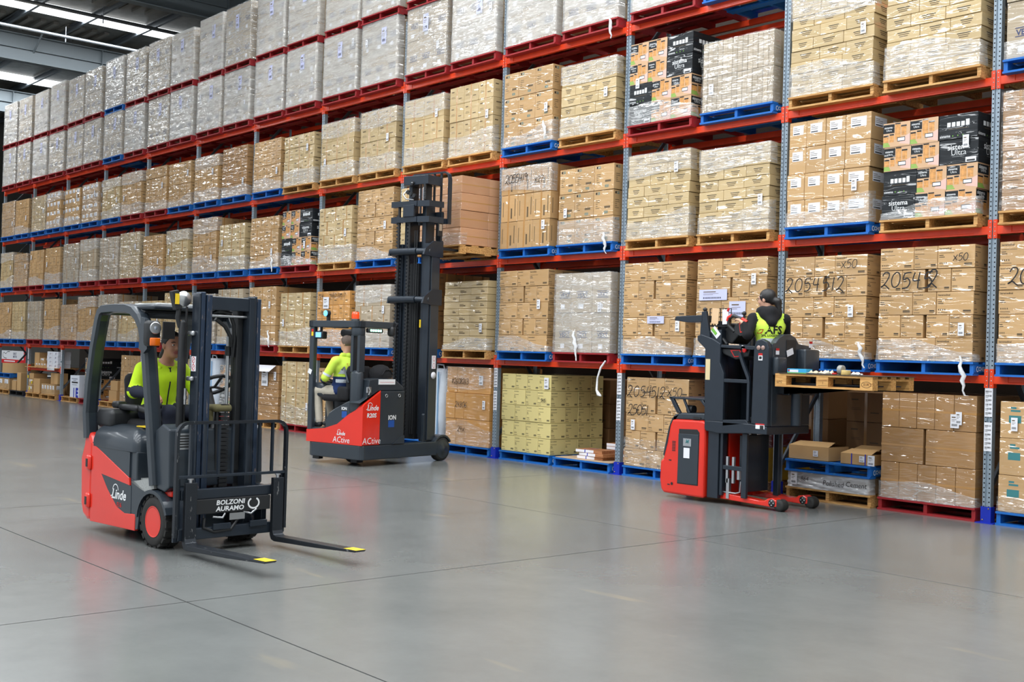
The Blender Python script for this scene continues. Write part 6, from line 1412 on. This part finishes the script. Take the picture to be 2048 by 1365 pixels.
person_driver()

def person_reach():
    """man on the reach truck, seated sideways with his back towards the aisle, facing local +y"""
    t = thing('person', 'man in lime and navy jacket with khaki trousers seated on the reach truck', 'person', (-8.043, -1.054, 0), math.radians(101.5))
    B = Body(.008); X = -1.52; HV, NV, SK, LP, KH, BK = 0, 1, 2, 3, 4, 5
    B.ell((X, .70, 1.05), (.17, .14, .12), NV, .05); B.cap((X, .68, 1.10), (X, .635, 1.24), .145, .15, NV, .04); B.cap((X, .635, 1.28), (X, .61, 1.40), .15, .155, HV, .04); B.ell((X, .61, 1.40), (.21, .135, .13), HV, .06); B.cap((X - .16, .61, 1.49), (X + .16, .61, 1.49), .064, .064, HV, .05)
    H = head(B, (X, .605, 1.745), (-.25, .95, -.02), SK, LP, (X, .61, 1.53), .98)
    B.cap((X - .21, .61, 1.48), (X - .27, .74, 1.24), .068, .060, HV, .03); B.cap((X - .27, .74, 1.24), (X - .14, .93, 1.20), .056, .038, NV, .02); hand(B, (X - .13, .94, 1.20), (.6, .6, .05), (.2, .1, -1), -1, SK, .9)
    B.cap((X + .21, .61, 1.48), (X + .28, .76, 1.24), .068, .060, HV, .03); B.cap((X + .28, .76, 1.24), (X + .12, .94, 1.20), .056, .038, NV, .02); hand(B, (X + .11, .95, 1.20), (-.6, .6, .05), (-.2, .1, -1), 1, SK, .9)
    for e in (-1, 1):
        B.cap((X + e * .09, .72, 1.04), (X + e * .12, 1.06, 1.045), .092, .072, KH, .03); B.cap((X + e * .12, 1.06, 1.045), (X + e * .12, 1.00, .62), .072, .055, KH, .03); B.cap((X + e * .12, .985, .555), (X + e * .12, 1.13, .545), .045, .038, BK, .02)
    B.grid()
    link('body', B.mesh('body', [M_['hiviz_pale'], M_['blue_cloth'], M_['skin_b'], M_['lip'], M_['khaki'], M_['black_plastic']]), t); face_parts(t, H, .98)
    C = H[0]; h = Body(.007); h.ell(tuple(C + H[1] * -.012 + V3(0, 0, .028)), (.097, .097, .088), 0, .02); h.grid()
    link('hair', h.mesh('hair', [M_['hair_short']], lambda x, y, z: np.maximum(((y - C[1]) * .95 - (x - C[0]) * .25) - .045 - (z - C[2] - .03) * .6, C[2] - .055 - z)), t)
    k = Body(.008); k.cap((X - .08, .60, 1.565), (X, .555, 1.565), .035, .035, 0, .03); k.cap((X, .555, 1.565), (X + .08, .60, 1.565), .035, .035, 0, .03); k.cap((X - .08, .60, 1.565), (X - .05, .67, 1.55), .035, .025, 0, .03); k.grid(); link('collar', k.mesh('collar', [M_['hiviz_pale']]), t)
    for z0, z1 in ((1.30, 1.36), (1.17, 1.22)): decal(B, 'reflective_band', t, M_['reflective'], polys=strip(-.17, .17, z0, z1, 24, 2), o=(X, .6, 0), uu=(1, 0, 0), vv=(0, 0, 1), nn=(0, -1, 0))
    b = MB(M_['reflective']); a, c = V3(X - .255, .71, 1.30), V3(X - .262, .722, 1.27); b.tube([tuple(a), tuple(c)], .0665, 16, caps=False); b.build('sleeve_band', t)
    vs, fs = [(-.03, 0), (.035, 0), (.055, .05), (-.01, .05)], [(0, 1, 2, 3)]
    decal(B, 'back_logo', t, M_['sticker_red'], polys=(vs, fs), o=(X - .05, .6, 1.40), uu=(-1, 0, 0), vv=(0, 0, 1), nn=(0, -1, 0))
person_reach()

def person_picker():
    """woman on the order picker, standing side-on and facing -x"""
    t = thing('person', 'woman in lime vest over black hoodie standing in the order picker cab', 'person', (-2.6, -1.0, 0), 0)
    B = Body(.0075); Y = -.10; X = .52; HV, BK, SK, LP, NV = 0, 1, 2, 3, 4
    def sh(k, d=0.0): return X + .03 + .62 * k + .78 * d, Y + .78 * k - .62 * d      # along the shoulder line, towards the back
    Rt = np.array(((.78, .62, 0), (-.62, .78, 0), (0, 0, 1.)))
    B.ell((X + .03, Y, 1.74), (.125, .165, .12), NV, .05, Rt); B.cap((X + .04, Y, 1.76), (X + .03, Y, 2.02), .135, .14, HV, .05); B.ell((X + .03, Y, 2.04), (.125, .185, .14), HV, .05, Rt); B.cap((*sh(-.13), 2.145), (*sh(.13), 2.145), .058, .058, HV, .05)
    H = head(B, (X - .01, Y, 2.355), (-.97, -.12, -.03), SK, LP, (X + .02, Y, 2.17), .97)
    B.cap((*sh(-.185), 2.135), (X - .06, Y - .27, 1.95), .064, .056, BK, .025); B.cap((X - .06, Y - .27, 1.95), (X - .10, Y - .27, 2.06), .056, .038, BK, .02); hand(B, (X - .105, Y - .27, 2.07), (-.6, -.1, .5), (-.6, .3, -.6), -1, SK, 1.1)
    B.cap((*sh(.185), 2.135), (X + .06, Y + .28, 1.94), .064, .056, BK, .025); B.cap((X + .06, Y + .28, 1.94), (X - .16, Y + .18, 1.96), .056, .038, BK, .02); hand(B, (X - .17, Y + .17, 1.965), (-1, -.2, .1), (0, -.2, -1), 1, SK, .8)
    for e in (-1, 1):
        B.cap((X + .03, Y + e * .085, 1.70), (X + .0, Y + e * .09, 1.33), .085, .062, NV, .03); B.cap((X + .0, Y + e * .09, 1.33), (X + .04, Y + e * .09, 1.04), .062, .043, NV, .03); B.cap((X + .05, Y + e * .09, .99), (X - .10, Y + e * .095, .985), .040, .034, BK, .02)
    B.grid(); link('body', B.mesh('body', [M_['hiviz_pale'], M_['black_cloth'], M_['skin_b'], M_['lip'], M_['navy_cloth']]), t); face_parts(t, H, .97, True)
    C = H[0]; h = Body(.007); f = H[1]
    h.ell(tuple(C - f * .016 + V3(0, 0, .030)), (.103, .086, .094), 0, .02); h.cap(tuple(C - f * .09 + V3(0, 0, -.02)), tuple(C - f * .145 + V3(0, 0, -.03)), .045, .03, 0, .02); h.cap(tuple(C - f * .145 + V3(0, 0, -.03)), tuple(C - f * .165 + V3(0, 0, -.14)), .042, .026, 0, .03)
    for e in (-1, 1): h.cap(tuple(C + f * .035 + H[2] * e * .074 + V3(0, 0, .03)), tuple(C + f * .03 + H[2] * e * .072 + V3(0, 0, -.055)), .014, .006, 0, .02)
    h.grid(); fx, fy = f[0], f[1]
    link('hair', h.mesh('hair', [M_['hair']], lambda x, y, z: ((x - C[0]) * fx + (y - C[1]) * fy) - .060 - (z - C[2] - .045) * .55), t)
    MB(M_['steel']).cbox(tuple(C - f * .125 + V3(0, 0, -.02)), (.03, .05, .05)).build('hair_clip', t, bevel=.01)
    k = Body(.008)
    for a, b_, r in ((sh(-.09, -.06), sh(-.085, .04), .045), (sh(-.085, .04), sh(0, .09), .052), (sh(0, .09), sh(.085, .04), .052), (sh(.09, -.06), sh(.085, .04), .045)): k.cap((*a, 2.225), (*b_, 2.215), r, r * .9, 0, .04)
    k.cap((*sh(-.07, .07), 2.17), (*sh(0, .125), 2.09), .05, .04, 0, .04); k.cap((*sh(.07, .07), 2.17), (*sh(0, .125), 2.09), .05, .04, 0, .04); k.cap((*sh(0, .10), 2.18), (*sh(0, .125), 2.10), .05, .045, 0, .04); k.grid(); link('hood', k.mesh('hood', [M_['black_cloth']]), t)
    U = dict(uu=(.62, .78, 0), vv=(0, 0, 1), nn=(.78, -.62, 0))
    decal(B, 'vest_lettering', t, M_['black_cloth'], text='AFS', o=(*sh(.025), 1.965), size=.125, bold=.03, **U); decal(B, 'vest_small_lettering', t, M_['black_cloth'], text='3PL LOGISTICS', o=(*sh(0), 1.93), size=.034, bold=.02, **U)
    decal(B, 'vest_logo', t, M_['sticker_red'], polys=([(-.03, 0), (.01, 0), (.03, .045), (-.01, .045)], [(0, 1, 2, 3)]), o=(*sh(-.12), 1.965), **U); decal(B, 'reflective_band', t, M_['reflective'], polys=strip(-.11, .11, 0, .05, 24, 2), o=(*sh(0), 1.86), **U)
person_picker()
# ------------------------------------------------------------------ pallet on the order picker and the things on it
def euro_pallet():
    t = thing('pallet', 'stamped pine pallet carried on the order picker forks', 'pallet', (-2.6 + .86, -1.38, 1.38))
    m = wood('euro_pine', srgb(228, 178, 108), srgb(184, 128, 66)); L, D = 1.2, .8
    for y in (0, .35, .70): MB(m).box((0, y, 0), (L, y + .10, .022)).build('bottom_board', t)
    bl = MB(m).box((0, 0, .022), (.145, .10, .10)).mesh('block')
    for x in (0, .5275, 1.055):
        for y in (0, .35, .70): link('block', bl, t, (x, y, 0))
    for x in (0, .5275, 1.055): MB(m).box((x, 0, .10), (x + .145, D, .122)).build('stringer_board', t)
    for y in (0, .175, .35, .525, .70): MB(m).box((0, y, .122), (L, y + .10, .144)).build('deck_board', t)
    ink = plain('branded_ink', srgb(80, 48, 22), .7)
    b = MB(ink); b.text('urc', .055, front(.02, -.001, .04), 0, -.004, .1); b.build('stamp', t)
    b = MB(ink); b.rect(.55, .08, .66, .083, front(0, -.001, 0)); b.rect(.55, .03, .66, .033, front(0, -.001, 0)); b.text('1', .04, front(.60, -.001, .045)); b.build('stamp', t)
    b = MB(ink); b.text('EUR', .035, front(1.128, -.001, .047), 0, 0, 0, 1, 'c'); b.ribbon([(1.128 + .055 * math.cos(a), .058 + .03 * math.sin(a)) for a in [2 * PI * i / 20 for i in range(21)]], .005, front(0, -.001, 0)); b.build('stamp', t)
euro_pallet()
tag(MB(plain('hardboard', srgb(70, 62, 56), .7)).box((-1.69, -1.39, 1.5245), (-.52, -.57, 1.5305)).build('hardboard_sheet'), 'thin dark sheet lying on the order picker pallet', 'board')
b = MB(plain('glove_box_blue', srgb(60, 170, 220), .5), M_['paper'], M_['sticker_red'], M_['green_print']); b.box((0, 0, 0), (.24, .12, .05)); b.rect(.03, .012, .14, .038, front(0, -.001, 0), 1); b.rect(.01, .02, .03, .04, front(0, -.001, 0), 2); b.rect(0, .0, .24, .008, front(0, -.0015, 0), 3)
tag(b.build('glove_box', None, (-1.64, -1.30, 1.531), (0, 0, .03)), 'light blue carton of gloves on the order picker pallet', 'box')
def rag(x, y, col, label, seed, w=.14):
    r = random.Random(seed); b = MB(plain('rag_%d' % seed, col, .9)); n = 9; vs = []
    for i in range(n):
        for j in range(n): vs.append((w * (i / (n - 1) - .5), w * .7 * (j / (n - 1) - .5), .004 + .045 * max(0, math.sin(i * 1.3 + seed) * math.cos(j * 1.1 + seed) * .6 + r.uniform(0, .35)) * (1 if 0 < i < n - 1 and 0 < j < n - 1 else .15)))
    b.add(vs, [(i * n + j, (i + 1) * n + j, (i + 1) * n + j + 1, i * n + j + 1) for i in range(n - 1) for j in range(n - 1)], 0, True)
    o = tag(b.build('glove', None, (x, y, 1.531)), label, 'glove', 'work gloves on the carried pallet'); so = o.modifiers.new('thickness', 'SOLIDIFY'); so.thickness = .004; so.offset = 1
rag(-1.33, -1.25, srgb(196, 186, 160), 'pale work glove next to the blue glove carton', 1); rag(-1.20, -1.22, srgb(206, 200, 180), 'pale work glove in the middle of the carried pallet', 2); rag(-.86, -1.18, srgb(226, 226, 226), 'white cloth by the tape rolls', 4, .12)
for k, (x, c, lab) in enumerate(((-1.00, srgb(150, 150, 146), 'grey tape roll on the order picker pallet'), (-.92, srgb(220, 190, 120), 'tan tape roll on the order picker pallet'))):
    b = MB(plain('tape_roll_%d' % k, c, .4)); b.lathe([(.030, 0), (.048, .0), (.05, .004), (.05, .046), (.048, .05), (.030, .05)], 24, 0, 'x' if k == 0 else 'z'); tag(b.build('tape_roll', None, (x, -1.28, 1.582 if k == 0 else 1.531)), lab, 'tape roll')
b = MB(M_['sticker_red']); b.rbox((-1.11, -1.25, 1.531), (-1.06, -1.22, 1.548), .006); tag(b.build('cutter'), 'small red cutter on the order picker pallet', 'cutter')
# white strap looped over the beam
b = MB(M_['film_white']); b.tube([(-5.55, -.14, 1.60), (-5.62, -.16, 1.50), (-5.68, -.16, 1.35), (-5.70, -.15, 1.18), (-5.66, -.15, 1.12), (-5.60, -.16, 1.10)], [.012, .016, .014, .018, .03, .012], 7); tag(b.build('film_strip'), 'white film strip dangling from the lowest beam', 'film')
# dark loads on the neighbouring rack row, seen through the gaps
def rear_load(b_, side, lv, H):
    x = slot_x(b_, side); p1, p2 = slot_phrase(b_, side, lv); z = ZB[lv]
    pallet('wood', x, 1.30, z, 'bare pine pallet in the rear row, %s, %s' % (p1, p2), False, group='rear row pallets')
    o = thing('carton_load', 'kraft cartons in the rear row, %s, %s' % (p1, p2), 'carton load', (x, 1.31, z + .1455), 0, 'carton loads in the rear row')
    n = 2
    for i in range(2):
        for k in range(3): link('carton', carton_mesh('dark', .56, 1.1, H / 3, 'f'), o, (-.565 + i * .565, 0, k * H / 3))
for b_ in range(0, 6):
    for side in 'RL':
        rear_load(b_, side, 0, 1.15)
for b_ in range(-1, 12):
    for lv, zc in enumerate(ZC):
        if b_ < 0 and lv == 3: continue
        o = thing('rack_beam', 'orange beam of the rear rack row, %s level, bay %s from the right end' % (['lowest', 'second', 'third', 'top'][lv], ORD[b_ + 1]), 'rack beam', (-P * (b_ + .5), 1.24, zc), 0, 'orange rack beams of the rear row')
        link('beam_body', bpy.data.meshes['beam_body'], o)
